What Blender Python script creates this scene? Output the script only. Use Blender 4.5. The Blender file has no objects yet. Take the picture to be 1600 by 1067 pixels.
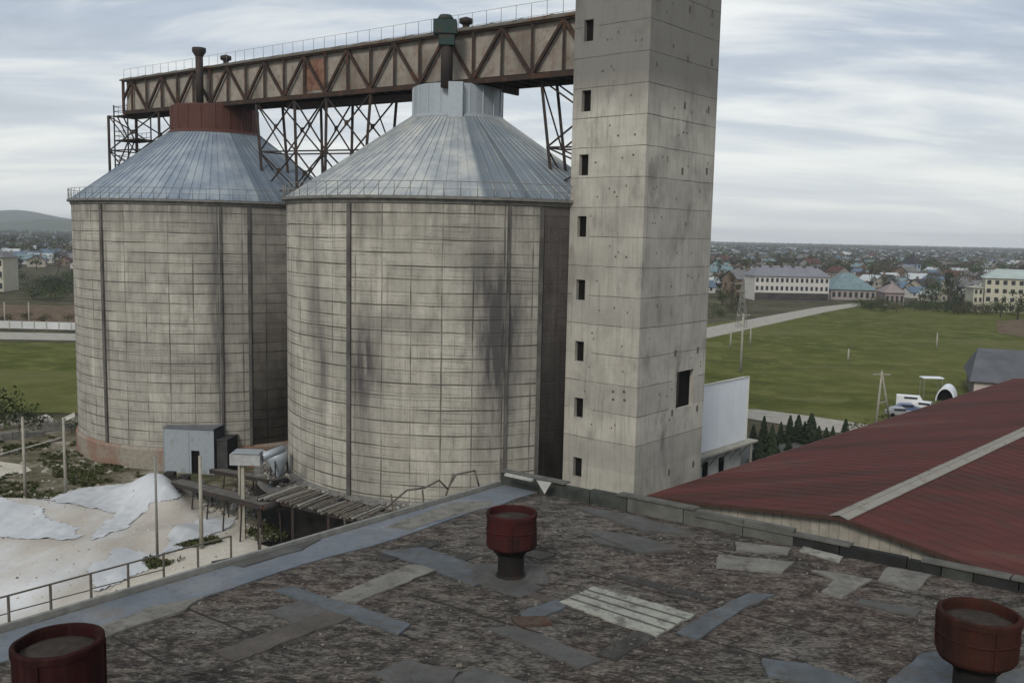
import bpy, bmesh, math, random
from mathutils import Vector, Matrix, noise
random.seed(7)
sc = bpy.context.scene
R = math.radians
# ---------------------------------------------------------------- camera
F = 1450.0; PITCH = math.atan(167.5/F); ROLL = 0.021; HC = 24.0
cam_d = bpy.data.cameras.new('camera'); cam = bpy.data.objects.new('camera', cam_d)
sc.collection.objects.link(cam); sc.camera = cam
cam_d.sensor_width = 36; cam_d.lens = 36*F/1600; cam_d.clip_start = .1; cam_d.clip_end = 30000
FW = Vector((0, math.cos(PITCH), -math.sin(PITCH)))
U0 = Vector((0, math.sin(PITCH), math.cos(PITCH))); X0 = Vector((1, 0, 0))
RV = X0*math.cos(ROLL)+U0*math.sin(ROLL); UV_ = -X0*math.sin(ROLL)+U0*math.cos(ROLL)
m = Matrix((RV, UV_, -FW)).transposed().to_4x4(); m.translation = (0, 0, HC)
cam.matrix_world = m
# ---------------------------------------------------------------- world: overcast sky
w = bpy.data.worlds.new('World'); sc.world = w; w.use_nodes = True
nt = w.node_tree; N = nt.nodes; L = nt.links; N.clear()
SUN_EL, SUN_AZ = R(36), R(-160)         # azimuth from +Y, clockwise: light from the left and a little behind
def wn(t, **k):
    n = N.new(t)
    for a, b in k.items(): setattr(n, a, b)
    return n
def wm(op, a, b=None, c=None):
    n = wn('ShaderNodeMath', operation=op)
    for i, v in enumerate((a, b, c)):
        if v is None: continue
        if isinstance(v, (int, float)): n.inputs[i].default_value = v
        else: L.new(v, n.inputs[i])
    return n.outputs[0]
sky = wn('ShaderNodeTexSky', sky_type='NISHITA'); sky.sun_disc = False
sky.sun_elevation = SUN_EL; sky.sun_rotation = SUN_AZ; sky.dust_density = 2
tc = wn('ShaderNodeTexCoord'); sp = wn('ShaderNodeSeparateXYZ'); L.new(tc.outputs['Generated'], sp.inputs[0])
zc = wm('MAXIMUM', sp.outputs[2], 0.0)
den = wm('ADD', zc, 0.16)
cx_ = wm('DIVIDE', sp.outputs[0], den); cy_ = wm('DIVIDE', sp.outputs[1], den)
cb = wn('ShaderNodeCombineXYZ'); L.new(cx_, cb.inputs[0]); L.new(cy_, cb.inputs[1])
mp = wn('ShaderNodeMapping'); mp.inputs['Scale'].default_value = (.50, 1.3, 1); mp.inputs['Location'].default_value = (3.1, 1.3, 0)
mp.inputs['Rotation'].default_value = (0, 0, R(-8)); L.new(cb.outputs[0], mp.inputs[0])
n1 = wn('ShaderNodeTexNoise'); n1.inputs['Scale'].default_value = 1.5; n1.inputs['Detail'].default_value = 7
n1.inputs['Roughness'].default_value = .58; n1.inputs['Distortion'].default_value = .35; L.new(mp.outputs[0], n1.inputs[0])
rp = wn('ShaderNodeValToRGB'); L.new(n1.outputs[0], rp.inputs[0])
e = rp.color_ramp.elements
e[0].position = .33; e[0].color = (.36, .415, .50, 1); e[1].position = .64; e[1].color = (.84, .86, .85, 1)
x = e.new(.46); x.color = (.48, .54, .62, 1); x = e.new(.54); x.color = (.68, .715, .735, 1)
# brighter, creamier low down
hz = wn('ShaderNodeMapRange'); L.new(sp.outputs[2], hz.inputs[0])
hz.inputs[1].default_value = 0; hz.inputs[2].default_value = .2; hz.inputs[3].default_value = .75; hz.inputs[4].default_value = 0
mx = wn('ShaderNodeMix', data_type='RGBA'); L.new(hz.outputs[0], mx.inputs[0]); L.new(rp.outputs[0], mx.inputs[6]); mx.inputs[7].default_value = (.80, .82, .80, 1)
sc_ = wn('ShaderNodeVectorMath', operation='SCALE'); L.new(mx.outputs[2], sc_.inputs[0]); sc_.inputs['Scale'].default_value = 8.5
m2 = wn('ShaderNodeMix', data_type='RGBA'); m2.inputs[0].default_value = .93
L.new(sky.outputs[0], m2.inputs[6]); L.new(sc_.outputs[0], m2.inputs[7])
bg = wn('ShaderNodeBackground'); bg.inputs[1].default_value = .1; L.new(m2.outputs[2], bg.inputs[0])
wo = wn('ShaderNodeOutputWorld'); L.new(bg.outputs[0], wo.inputs[0])
# ---------------------------------------------------------------- sun (veiled) and exposure
sd = bpy.data.lights.new('sun', 'SUN'); sd.energy = 1.5; sd.angle = R(14); sd.color = (1, .95, .87)
so = bpy.data.objects.new('sun', sd); sc.collection.objects.link(so)
sv = Vector((math.sin(SUN_AZ)*math.cos(SUN_EL), math.cos(SUN_AZ)*math.cos(SUN_EL), math.sin(SUN_EL)))
so.rotation_euler = sv.to_track_quat('Z', 'Y').to_euler()
sc.view_settings.view_transform = 'Standard'; sc.view_settings.look = 'None'
sc.view_settings.exposure = 0.38; sc.view_settings.gamma = 1
sc.cycles.volume_bounces = 0; sc.cycles.max_bounces = 6
# ---------------------------------------------------------------- geometry of the survey
CP = Vector((0, 0, HC))
def ray(u, v): return (FW + RV*((u-800)/F) - UV_*((v-533.5)/F)).normalized()
def G(u, v, z=0.0):
    d = ray(u, v); return CP + d*((z-HC)/d.z)
def D(u, v, depth):
    d = ray(u, v); return CP + d*(depth/d.y)
def VP(u, v, P, A):
    """meet the vertical plane through P along A: (s along A, z)"""
    n = Vector((-A.y, A.x, 0)); d = ray(u, v); t = (P-CP).dot(n)/d.dot(n); q = CP+d*t
    return (q-P).dot(A), q.z
# ---------------------------------------------------------------- mesh helpers
WORLD = {}
class MB:
    def __init__(s): s.v = []; s.f = []; s.mi = []; s.uv = {}; s.smooth = set()
    def face(s, pts, mi=0, uv=None, sm=False):
        b = len(s.v); s.v += [Vector(p) for p in pts]; s.f.append(tuple(range(b, b+len(pts)))); s.mi.append(mi)
        if uv: s.uv[len(s.f)-1] = uv
        if sm: s.smooth.add(len(s.f)-1)
    def box(s, c, size, ax=None, mi=0):
        c = Vector(c); ax = ax or (Vector((1,0,0)), Vector((0,1,0)), Vector((0,0,1)))
        h = [ax[i]*(size[i]/2) for i in range(3)]; b = len(s.v)
        for k in (-1,1):
            for j in (-1,1):
                for i in (-1,1): s.v.append(c+h[0]*i+h[1]*j+h[2]*k)
        for q in ((0,2,3,1),(4,5,7,6),(0,1,5,4),(2,6,7,3),(0,4,6,2),(1,3,7,5)): s.f.append(tuple(b+i for i in q)); s.mi.append(mi)
    def beam(s, a, b, w, h=None, mi=0, up=None):
        a = Vector(a); b = Vector(b); d = b-a; l = d.length
        if l < 1e-5: return
        d /= l; up = Vector(up) if up else (Vector((0,0,1)) if abs(d.z) < .95 else Vector((0,1,0)))
        x = d.cross(up).normalized(); y = x.cross(d)
        s.box((a+b)/2, (w, h or w, l), (x, y, d), mi)
    def tube(s, a, b, r, n=8, r2=None, mi=0, cap=True):
        a = Vector(a); b = Vector(b); d = (b-a).normalized(); r2 = r if r2 is None else r2
        up = Vector((0,0,1)) if abs(d.z) < .95 else Vector((0,1,0)); x = d.cross(up).normalized(); y = x.cross(d)
        i0 = len(s.v)
        for p, q in ((a, r), (b, r2)):
            for k in range(n): t = 2*math.pi*k/n; s.v.append(p+(x*math.cos(t)+y*math.sin(t))*q)
        for k in range(n):
            s.f.append((i0+k, i0+(k+1)%n, i0+n+(k+1)%n, i0+n+k)); s.mi.append(mi); s.smooth.add(len(s.f)-1)
        if cap:
            s.f.append(tuple(i0+k for k in range(n))[::-1]); s.mi.append(mi); s.f.append(tuple(i0+n+k for k in range(n))); s.mi.append(mi)
    def prism(s, poly, z0, z1, mi=0, bottom=True):
        n = len(poly); a = [Vector((p[0], p[1], z0)) for p in poly]; b = [Vector((p[0], p[1], z1)) for p in poly]
        area = sum(a[i].x*a[(i+1)%n].y-a[(i+1)%n].x*a[i].y for i in range(n))
        if area < 0: a.reverse(); b.reverse()
        s.face(b, mi)
        if bottom: s.face(a[::-1], mi)
        for i in range(n): j = (i+1)%n; s.face([a[i], a[j], b[j], b[i]], mi)
    def lathe(s, c, prof, n=32, mi=0, sm=True, a0=0, a1=2*math.pi, uvr=None):
        c = Vector(c); full = abs(a1-a0-2*math.pi) < 1e-6; m_ = n if full else n+1; i0 = len(s.v)
        for (r, z) in prof:
            for k in range(m_):
                t = a0+(a1-a0)*k/n; s.v.append(c+Vector((r*math.sin(t), -r*math.cos(t), z)))
        for j in range(len(prof)-1):
            for k in range(n):
                k2 = (k+1) % m_
                s.f.append((i0+j*m_+k, i0+j*m_+k2, i0+(j+1)*m_+k2, i0+(j+1)*m_+k)); s.mi.append(mi)
                if sm: s.smooth.add(len(s.f)-1)
                if uvr:
                    t0 = (a0+(a1-a0)*k/n)*uvr; t1 = (a0+(a1-a0)*(k+1)/n)*uvr
                    s.uv[len(s.f)-1] = ((t0, prof[j][1]), (t1, prof[j][1]), (t1, prof[j+1][1]), (t0, prof[j+1][1]))
    def build(s, name, mats, parent=None, origin=None):
        if not isinstance(mats, (list, tuple)): mats = [mats]
        if parent is not None: o0 = WORLD[parent.name]
        elif origin is not None: o0 = Vector(origin)
        else:
            xs = [p.x for p in s.v]; ys = [p.y for p in s.v]; zs = [p.z for p in s.v]
            o0 = Vector(((min(xs)+max(xs))/2, (min(ys)+max(ys))/2, min(zs)))
        me = bpy.data.meshes.new(name); me.from_pydata([p-o0 for p in s.v], [], s.f)
        for mt in mats: me.materials.append(mt)
        me.polygons.foreach_set('material_index', s.mi)
        me.polygons.foreach_set('use_smooth', [i in s.smooth for i in range(len(s.f))])
        if s.uv:
            ul = me.uv_layers.new(name='UVMap')
            for fi, uvs in s.uv.items():
                for li, q in zip(me.polygons[fi].loop_indices, uvs): ul.data[li].uv = q
        me.update()
        o = bpy.data.objects.new(name, me); sc.collection.objects.link(o)
        if parent is not None: o.parent = parent
        else: o.location = o0
        WORLD[o.name] = o0
        return o
def build_each(mb, name, mats, parent):
    par = list(range(len(mb.v)))
    def fd(i):
        while par[i] != i: par[i] = par[par[i]]; i = par[i]
        return i
    for f in mb.f:
        a = fd(f[0])
        for i in f[1:]: par[fd(i)] = a
    grp = {}
    for k, f in enumerate(mb.f): grp.setdefault(fd(f[0]), []).append(k)
    out = []
    for ks in grp.values():
        nb = MB(); mp = {}
        for k in ks:
            f2 = []
            for i in mb.f[k]:
                if i not in mp: mp[i] = len(nb.v); nb.v.append(mb.v[i])
                f2.append(mp[i])
            nb.f.append(tuple(f2)); nb.mi.append(mb.mi[k])
            if k in mb.smooth: nb.smooth.add(len(nb.f)-1)
        out.append(nb.build(name, mats, parent))
    return out
def tag(o, label=None, cat=None, group=None, kind=None):
    if label: o['label'] = label
    if cat: o['category'] = cat
    if group: o['group'] = group
    if kind: o['kind'] = kind
    return o
def thing(name, label, cat, loc, group=None):
    o = bpy.data.objects.new(name, None); o.empty_display_size = .5; sc.collection.objects.link(o); o.location = loc
    WORLD[o.name] = Vector(loc); return tag(o, label, cat, group)
def copy_tree(o, loc, rz=0, scale=1, label=None, parent=None, group=None):
    c = o.copy(); sc.collection.objects.link(c)
    if parent is not None: c.parent = parent
    else:
        c.location = loc; c.rotation_euler = (0, 0, rz); c.scale = (scale,)*3 if not isinstance(scale, tuple) else scale
        if label: c['label'] = label
        if group: c['group'] = group
    for ch in list(o.children): copy_tree(ch, None, parent=c)
    return c
def place(o, loc, rz=0, scale=1, label=None):
    o.location = loc; o.rotation_euler = (0, 0, rz); o.scale = (scale,)*3 if not isinstance(scale, tuple) else scale
    if label: o['label'] = label
    return o
# ---------------------------------------------------------------- material helpers
class NT:
    def __init__(s, name):
        s.m = bpy.data.materials.new(name); s.m.use_nodes = True; s.t = s.m.node_tree
        s.b = s.t.nodes['Principled BSDF']; s.b.inputs['Specular IOR Level'].default_value = .2
        s.tc = s.n('ShaderNodeTexCoord')
    def n(s, t, **k):
        x = s.t.nodes.new(t)
        for a, b in k.items(): setattr(x, a, b)
        return x
    def l(s, a, b): s.t.links.new(a, b)
    def put(s, inp, v):
        if v is None: return
        if isinstance(v, (int, float)): inp.default_value = v
        elif isinstance(v, tuple): inp.default_value = v if len(v) == 4 or inp.type == 'VECTOR' else v+(1,)
        else: s.l(v, inp)
    def math(s, op, a, b=None, c=None, clamp=False):
        x = s.n('ShaderNodeMath', operation=op, use_clamp=clamp)
        for i, v in enumerate((a, b, c)): s.put(x.inputs[i], v)
        return x.outputs[0]
    def noise(s, scale, detail=4, rough=.55, vec=None, dist=0, stretch=None, loc=None, rot=None):
        v = vec or s.tc.outputs['Object']
        if stretch or loc or rot:
            mp = s.n('ShaderNodeMapping'); s.l(v, mp.inputs[0])
            if stretch: mp.inputs['Scale'].default_value = stretch
            if loc: mp.inputs['Location'].default_value = loc
            if rot: mp.inputs['Rotation'].default_value = rot
            v = mp.outputs[0]
        x = s.n('ShaderNodeTexNoise'); s.l(v, x.inputs[0]); x.inputs['Scale'].default_value = scale
        x.inputs['Detail'].default_value = detail; x.inputs['Roughness'].default_value = rough; x.inputs['Distortion'].default_value = dist
        return x.outputs[0]
    def ramp(s, f, stops, interp='LINEAR'):
        x = s.n('ShaderNodeValToRGB'); s.l(f, x.inputs[0]); cr = x.color_ramp; cr.interpolation = interp
        while len(cr.elements) < len(stops): cr.elements.new(.5)
        for e_, (p, c) in zip(cr.elements, stops):
            e_.position = p; e_.color = (c if isinstance(c, tuple) else (c, c, c))+(1,)
        return x.outputs[0]
    def mapr(s, f, a, b, c=0, d=1):
        x = s.n('ShaderNodeMapRange'); s.put(x.inputs[0], f)
        for i, q in enumerate((a, b, c, d)): x.inputs[i+1].default_value = q
        return x.outputs[0]
    def mix(s, f, a, b, blend='MIX'):
        x = s.n('ShaderNodeMix', data_type='RGBA', blend_type=blend); s.put(x.inputs[0], f); s.put(x.inputs[6], a); s.put(x.inputs[7], b)
        return x.outputs[2]
    def col(s, c, rough=.85, metal=0, bump=None, bs=.3, bd=.05):
        s.put(s.b.inputs['Base Color'], c); s.put(s.b.inputs['Roughness'], rough)
        if isinstance(rough, float) and rough >= .8: s.b.inputs['Specular IOR Level'].default_value = .04
        s.put(s.b.inputs['Metallic'], metal)
        if bump is not None:
            x = s.n('ShaderNodeBump'); x.inputs['Strength'].default_value = bs; x.inputs['Distance'].default_value = bd
            s.l(bump, x.inputs['Height']); s.l(x.outputs[0], s.b.inputs['Normal'])
        return s.m
def simple(name, c, var=.25, scale=3, rough=.8, metal=0, c2=None, stretch=None, detail=5):
    t = NT(name); nz = t.noise(scale, detail, .6, stretch=stretch)
    d = c2 or tuple(q*(1-var) for q in c)
    cc = t.ramp(nz, [(.32, d), (.68, c)])
    return t.col(cc, rough, metal, nz, .25, .03)
M = {}
def rusty(name, c, rust=(.12, .045, .02), amt=.5, scale=1.2, rough=.7, metal=0):
    t = NT(name); a = t.noise(scale, 8, .65); b = t.noise(scale*6, 4, .6)
    f = t.mapr(t.math('ADD', t.math('MULTIPLY', a, .7), t.math('MULTIPLY', b, .3)), .62-amt*.25, .72-amt*.25)
    c1 = t.mix(b, c, tuple(q*.72 for q in c)); return t.col(t.mix(f, c1, rust), rough, metal, b, .2, .02)
M['steel_brown'] = rusty('rusty brown steel', (.035, .024, .019), (.07, .034, .021), .5)
M['steel_dark'] = rusty('dark steel', (.035, .03, .028), (.07, .035, .02), .4)
M['red_metal'] = rusty('oxide red sheet', (.095, .042, .034), (.075, .03, .022), .55)
M['vent_red'] = rusty('dull red vent paint', (.15, .022, .022), (.05, .022, .018), .5, 1.1, .55)
M['vent_dark'] = rusty('blackened pipe', (.012, .011, .010), (.022, .014, .011), .4)
M['green_dark'] = rusty('dark green duct', (.025, .05, .045), (.06, .04, .03), .4)
M['blue_grey'] = rusty('pale blue grey sheet', (.36, .40, .43), (.28, .24, .2), .12, .6, .5, .25)
M['white_metal'] = simple('white sheet metal', (.68, .71, .75), .1, .5, .5)
M['black'] = simple('dark void', (.012, .011, .01), .3, 2, .9)
M['rail'] = simple('grey rail steel', (.22, .22, .2), .35, 4, .6)
M['rail_dark'] = simple('dark rail steel', (.12, .105, .085), .35, 4, .6)
M['concrete'] = simple('pale concrete', (.36, .345, .30), .35, 2.5)
M['concrete_dark'] = simple('grey weathered concrete', (.2, .195, .18), .45, 1.6)
M['pole'] = simple('concrete pole', (.34, .32, .27), .3, 2)
M['wood'] = simple('weathered boards', (.2, .18, .15), .5, 5, c2=(.07, .06, .05))
# silo wall with UV (arc, z)
def silo_mat(name, blobs, tint):
    t = NT(name); uv = t.n('ShaderNodeUVMap').outputs[0]; sp = t.n('ShaderNodeSeparateXYZ'); t.l(uv, sp.inputs[0]); U, V = sp.outputs[0], sp.outputs[1]
    wob = t.noise(.35, 3, .5, vec=uv); V2 = t.math('ADD', V, t.math('MULTIPLY', wob, .16))
    def lines(co, step, wid):
        fr = t.math('FRACT', t.math('DIVIDE', co, step)); dd = t.math('ABSOLUTE', t.math('SUBTRACT', fr, .5))
        return t.mapr(dd, .5-wid, .5-wid*.35)
    hl = lines(V2, .98, .075); hl2 = lines(t.math('ADD', V2, t.math('MULTIPLY', t.noise(.2, 2, .5, vec=uv, loc=(4, 4, 0)), .5)), .49, .09); vl = lines(t.math('ADD', U, t.math('MULTIPLY', wob, .12)), 2.33, .03); vl2 = lines(U, .93, .035)
    br1 = t.mapr(t.noise(.28, 3, .6, vec=uv, stretch=(.6, 2.6, 1)), .38, .58)
    br2 = t.mapr(t.noise(.3, 3, .6, vec=uv, stretch=(2.5, .7, 1), loc=(5, 2, 0)), .42, .6)
    br4 = t.mapr(t.noise(.22, 4, .65, vec=uv, stretch=(.8, 2.0, 1), loc=(25, 2, 0)), .46, .6)
    br3 = t.mapr(t.noise(.25, 3, .6, vec=uv, stretch=(1.5, 1.2, 1), loc=(15, 12, 0)), .5, .62)
    lm = t.math('MAXIMUM', t.math('MULTIPLY', t.math('MULTIPLY', hl2, br4), .5), t.math('MULTIPLY', hl, t.math('ADD', .3, t.math('MULTIPLY', br1, .7)))); lm = t.math('MAXIMUM', lm, t.math('MAXIMUM', t.math('MULTIPLY', vl, t.math('ADD', .25, t.math('MULTIPLY', br2, .75))), t.math('MULTIPLY', vl2, t.math('MULTIPLY', br3, .6))))
    base = t.ramp(t.noise(.55, 8, .62, vec=uv, stretch=(1.6, .8, 1)), [(.3, tuple(q*.62 for q in tint)), (.5, tint), (.72, tuple(min(1, q*1.2) for q in tint))])
    # each hoop course a touch different
    cell = t.n('ShaderNodeTexWhiteNoise', noise_dimensions='2D'); cbn = t.n('ShaderNodeCombineXYZ')
    t.l(t.math('FLOOR', t.math('DIVIDE', U, 2.33)), cbn.inputs[0]); t.l(t.math('FLOOR', t.math('DIVIDE', V2, .98)), cbn.inputs[1]); t.l(cbn.outputs[0], cell.inputs[0])
    base = t.mix(t.math('MULTIPLY', cell.outputs[0], .38), base, tuple(q*.5 for q in tint))
    # rust bleeding under each hoop
    streak = t.mapr(t.noise(1.3, 5, .6, vec=uv, stretch=(2.5, .10, 1)), .5, .74)
    base = t.mix(t.math('MULTIPLY', streak, .5), base, (.13, .115, .105))
    fine = t.noise(5, 5, .7, vec=uv); base = t.mix(t.mapr(fine, .5, .75, 0, .45), base, (.16, .145, .12))
    tot = None
    for (u0, v0, su, sv_, k) in blobs:
        a = t.math('POWER', t.math('DIVIDE', t.math('SUBTRACT', U, u0), su), 2); b = t.math('POWER', t.math('DIVIDE', t.math('SUBTRACT', V, v0), sv_), 2)
        g = t.math('MULTIPLY', t.math('EXPONENT', t.math('MULTIPLY', t.math('ADD', a, b), -1)), k)
        tot = g if tot is None else t.math('ADD', tot, g)
    sn = t.noise(.9, 6, .65, vec=uv, stretch=(1.8, .22, 1), loc=(3, 9, 0))
    st = t.math('MULTIPLY', tot, t.mapr(sn, .28, .58, .3, 1), clamp=True)
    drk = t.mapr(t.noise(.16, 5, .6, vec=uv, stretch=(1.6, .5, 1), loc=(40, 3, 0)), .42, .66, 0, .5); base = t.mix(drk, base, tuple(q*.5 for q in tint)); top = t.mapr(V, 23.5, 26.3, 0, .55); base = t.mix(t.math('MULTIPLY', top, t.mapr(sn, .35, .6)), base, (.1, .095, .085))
    base = t.mix(st, base, (.075, .07, .07))
    c = t.mix(t.math('MULTIPLY', lm, .92), base, (.05, .046, .04))
    return t.col(c, .92, 0, t.math('SUBTRACT', t.math('MULTIPLY', fine, .3), lm), .5, .04)
def cone_mat(name, a, b, shade_sec=None, sc_=None):
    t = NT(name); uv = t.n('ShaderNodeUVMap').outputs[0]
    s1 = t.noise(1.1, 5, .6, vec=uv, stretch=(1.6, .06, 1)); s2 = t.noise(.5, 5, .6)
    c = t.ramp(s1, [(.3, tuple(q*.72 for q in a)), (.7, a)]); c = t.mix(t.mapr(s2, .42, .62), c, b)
    if shade_sec:  # darker sector: sheen and shade of the roof painted into its colour
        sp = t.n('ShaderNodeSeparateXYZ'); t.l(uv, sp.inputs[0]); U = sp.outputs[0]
        f1 = t.math('MULTIPLY', t.math('GREATER_THAN', U, R(shade_sec[0])*8), t.math('LESS_THAN', U, R(shade_sec[1])*8))
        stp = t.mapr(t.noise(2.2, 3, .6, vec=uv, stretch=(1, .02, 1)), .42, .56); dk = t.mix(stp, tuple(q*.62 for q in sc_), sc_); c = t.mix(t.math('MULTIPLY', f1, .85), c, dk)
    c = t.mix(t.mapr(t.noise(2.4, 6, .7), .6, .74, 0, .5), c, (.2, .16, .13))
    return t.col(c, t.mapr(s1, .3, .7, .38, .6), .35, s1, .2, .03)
def tower_mat():
    t = NT('precast tower concrete'); sp = t.n('ShaderNodeSeparateXYZ'); t.l(t.tc.outputs['Object'], sp.inputs[0]); Z = sp.outputs[2]
    ring = t.math('FLOOR', t.math('DIVIDE', t.math('SUBTRACT', Z, RING0), RING))
    wnz = t.n('ShaderNodeTexWhiteNoise', noise_dimensions='1D'); t.l(ring, wnz.inputs['W'])
    base = t.ramp(t.noise(.35, 8, .62), [(.3, (.28, .266, .232)), (.52, (.395, .378, .33)), (.72, (.48, .46, .40))])
    base = t.mix(t.math('MULTIPLY', wnz.outputs[0], .5), base, (.22, .212, .195))
    base = t.mix(t.mapr(Z, 33, 36, 0, .9), base, (.17, .165, .15))
    st = t.mapr(t.noise(.55, 6, .62, stretch=(1, 1, .45), loc=(4, 0, 3)), .55, .75, 0, .75)
    base = t.mix(st, base, (.12, .11, .1))
    vs = t.mapr(t.noise(2.2, 5, .6, stretch=(2, 2, .12)), .5, .75, 0, .5); base = t.mix(vs, base, (.15, .14, .13))
    fine = t.noise(7, 6, .7); base = t.mix(t.mapr(fine, .55, .75, 0, .4), base, (.14, .13, .11))
    return t.col(base, .93, 0, fine, .35, .03)
def field_mat(name, a, b, c):
    t = NT(name); n1 = t.noise(.05, 6, .6, stretch=(.35, 1.6, 1)); n2 = t.noise(.8, 6, .7); n3 = t.noise(.012, 4, .5)
    col = t.ramp(n1, [(.35, a), (.5, b), (.68, c)]); col = t.mix(t.mapr(n2, .4, .7, 0, .5), col, a); n4 = t.noise(.16, 7, .72, loc=(9, 9, 0)); col = t.mix(t.mapr(n4, .5, .6, 0, .9), col, tuple(q*1.15 for q in c)); col = t.mix(t.mapr(n4, .46, .36, 0, .6), col, tuple(q*.7 for q in a)); n5 = t.noise(.035, 6, .7, loc=(3, 1, 0), stretch=(.6, 1.6, 1)); col = t.mix(t.mapr(n5, .54, .64, 0, .7), col, (.12, .11, .055))
    col = t.mix(t.mapr(n3, .45, .6, 0, .5), col, c); return t.col(col, .95, 0, n2, .6, .2)
# ================================================================= SETTING: ground
def sheet(name, poly, z, mat, kind='structure', label=None, cat=None):
    mb = MB(); p = [Vector((q[0], q[1], z)) for q in poly]
    a = sum(p[i].x*p[(i+1)%len(p)].y-p[(i+1)%len(p)].x*p[i].y for i in range(len(p)))
    if a < 0: p.reverse()
    mb.face(p); o = mb.build(name, mat); o['kind'] = kind; return o
def gp(pts, z=0): return [G(u, v, z) for u, v in pts]
GR = field_mat('rough ground', (.03, .034, .018), (.055, .052, .03), (.09, .08, .055))
sheet('ground', [(-6500, -300), (6500, -300), (6500, 7000), (-6500, 7000)], 0, GR)
FM = field_mat('green field', (.050, .060, .012), (.072, .082, .016), (.105, .108, .034))
sheet('field', [G(1060, 512), G(1350, 478), G(1560, 487), G(1760, 497), G(1780, 560), G(1560, 655), G(1330, 668), G(1150, 645), G(1040, 640)], .05, FM)
sheet('field', [G(-160, 533), G(130, 536), G(300, 560), G(300, 640), G(120, 646), G(-160, 640)], .05, FM)
t = NT('dusty road'); nz = t.noise(.6, 6, .65); RM = t.col(t.ramp(nz, [(.3, (.24, .225, .19)), (.7, (.37, .35, .31))]), .95, 0, nz, .3, .05)
sheet('road', [G(1060, 536), G(1110, 528), G(1200, 508), G(1290, 488), G(1345, 478), G(1345, 473), G(1280, 480), G(1190, 496), G(1100, 513), G(1060, 520)], .1, RM)
sheet('road', [G(1100, 640), G(1180, 640), G(1260, 650), G(1340, 662), G(1520, 690), G(1500, 710), G(1330, 680), G(1240, 667), G(1170, 655), G(1100, 655)], .1, RM)
sheet('road', [G(-160, 516), G(130, 522), G(300, 526), G(300, 537), G(130, 533), G(-160, 528)], .1, RM)
t = NT('brown earth'); nz = t.noise(.3, 6, .65); EM = t.col(t.ramp(nz, [(.35, (.075, .055, .035)), (.65, (.15, .11, .075))]), .95, 0, nz, .3, .1)
sheet('brown_earth', [G(1555, 503), G(1620, 497), G(1760, 500), G(1760, 525), G(1600, 528), G(1560, 520)], .12, EM)
sheet('brown_earth', [G(-160, 475), G(130, 478), G(300, 480), G(300, 510), G(130, 508), G(-160, 504)], .08, EM)
sheet('asphalt_yard', [G(1080, 676), G(1260, 683), G(1500, 700), G(1700, 640), G(1700, 900), G(1080, 800)], .06, simple('asphalt', (.10, .10, .095), .3, .6))
t = NT('dirt yard'); n1 = t.noise(.18, 7, .65); n2 = t.noise(.9, 6, .7)
c = t.ramp(n1, [(.36, (.06, .062, .035)), (.47, (.13, .115, .075)), (.56, (.22, .2, .155)), (.68, (.42, .39, .33))])
c = t.mix(t.mapr(n2, .45, .65, 0, .75), c, (.055, .055, .032)); DIRT = t.col(c, .95, 0, n2, .5, .15)
sheet('dirt_yard', [G(-160, 650), G(120, 650), G(500, 650), G(760, 700), G(900, 1000), (2, 20), (-90, 20)], .04, DIRT)
t = NT('pale trodden sand'); n1 = t.noise(.25, 6, .6); n2 = t.noise(1.5, 5, .6)
c = t.ramp(n1, [(.3, (.36, .33, .28)), (.5, (.46, .43, .37)), (.7, (.55, .52, .47))]); c = t.mix(t.mapr(n2, .5, .75, 0, .4), c, (.35, .3, .24))
SAND = t.col(c, .9, 0, n2, .3, .05)
sheet('sand_yard', [G(-160, 795), G(0, 786), G(120, 770), G(250, 756), G(330, 800), G(365, 812), G(440, 838), G(420, 880), G(300, 1000), G(0, 1100), G(-160, 1150)], .08, SAND)
sheet('sand_patch', [G(-60, 720), G(0, 722), G(38, 727), G(50, 736), G(20, 745), G(-60, 752)], .08, SAND)
sheet('sand_patch', [G(52, 655), G(72, 648), G(84, 655), G(78, 664), G(58, 664)], .09, SAND)
sheet('sand_patch', [G(96, 655), G(116, 645), G(118, 652), G(100, 660)], .09, SAND)
# hills
t = NT('far hillside'); nz = t.noise(.01, 5, .6); HM = t.col(t.ramp(nz, [(.35, (.045, .06, .045)), (.65, (.09, .10, .07))]), .95)
def hills(u0, u1, dist, prof, thick):
    mb = MB(); n = 60; rows = []
    for i in range(n+1):
        u = u0+(u1-u0)*i/n
        v = prof(u); top = D(u, v, dist); base = Vector((top.x, dist, 0)); row = []
        for k in range(9):
            q = k/8; row.append(Vector((top.x*(1+(q-.5)*thick/dist), dist+(q-.5)*thick, max(0, top.z*math.sin(math.pi*q)**1.3) - .5)))
        rows.append(row)
    for i in range(n):
        for k in range(8): mb.face([rows[i][k], rows[i+1][k], rows[i+1][k+1], rows[i][k+1]], sm=True)
    o = mb.build('hills', HM); bm = bmesh.new(); bm.from_mesh(o.data); bmesh.ops.remove_doubles(bm, verts=bm.verts, dist=.05); bmesh.ops.recalc_face_normals(bm, faces=bm.faces); bm.to_mesh(o.data); bm.free()
    o['kind'] = 'structure'
def p1(u): return 346-17*math.exp(-((u-10)/95)**2) - 1.5*math.sin(u/23.)+.02*(u-110)*(u > 110)
def p2(u): return 350-8*math.exp(-((u-75)/60)**2) - 5*math.exp(-((u+80)/70)**2)
hills(-300, 420, 4200, p1, 1500); hills(-300, 420, 2900, p2, 900)
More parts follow.
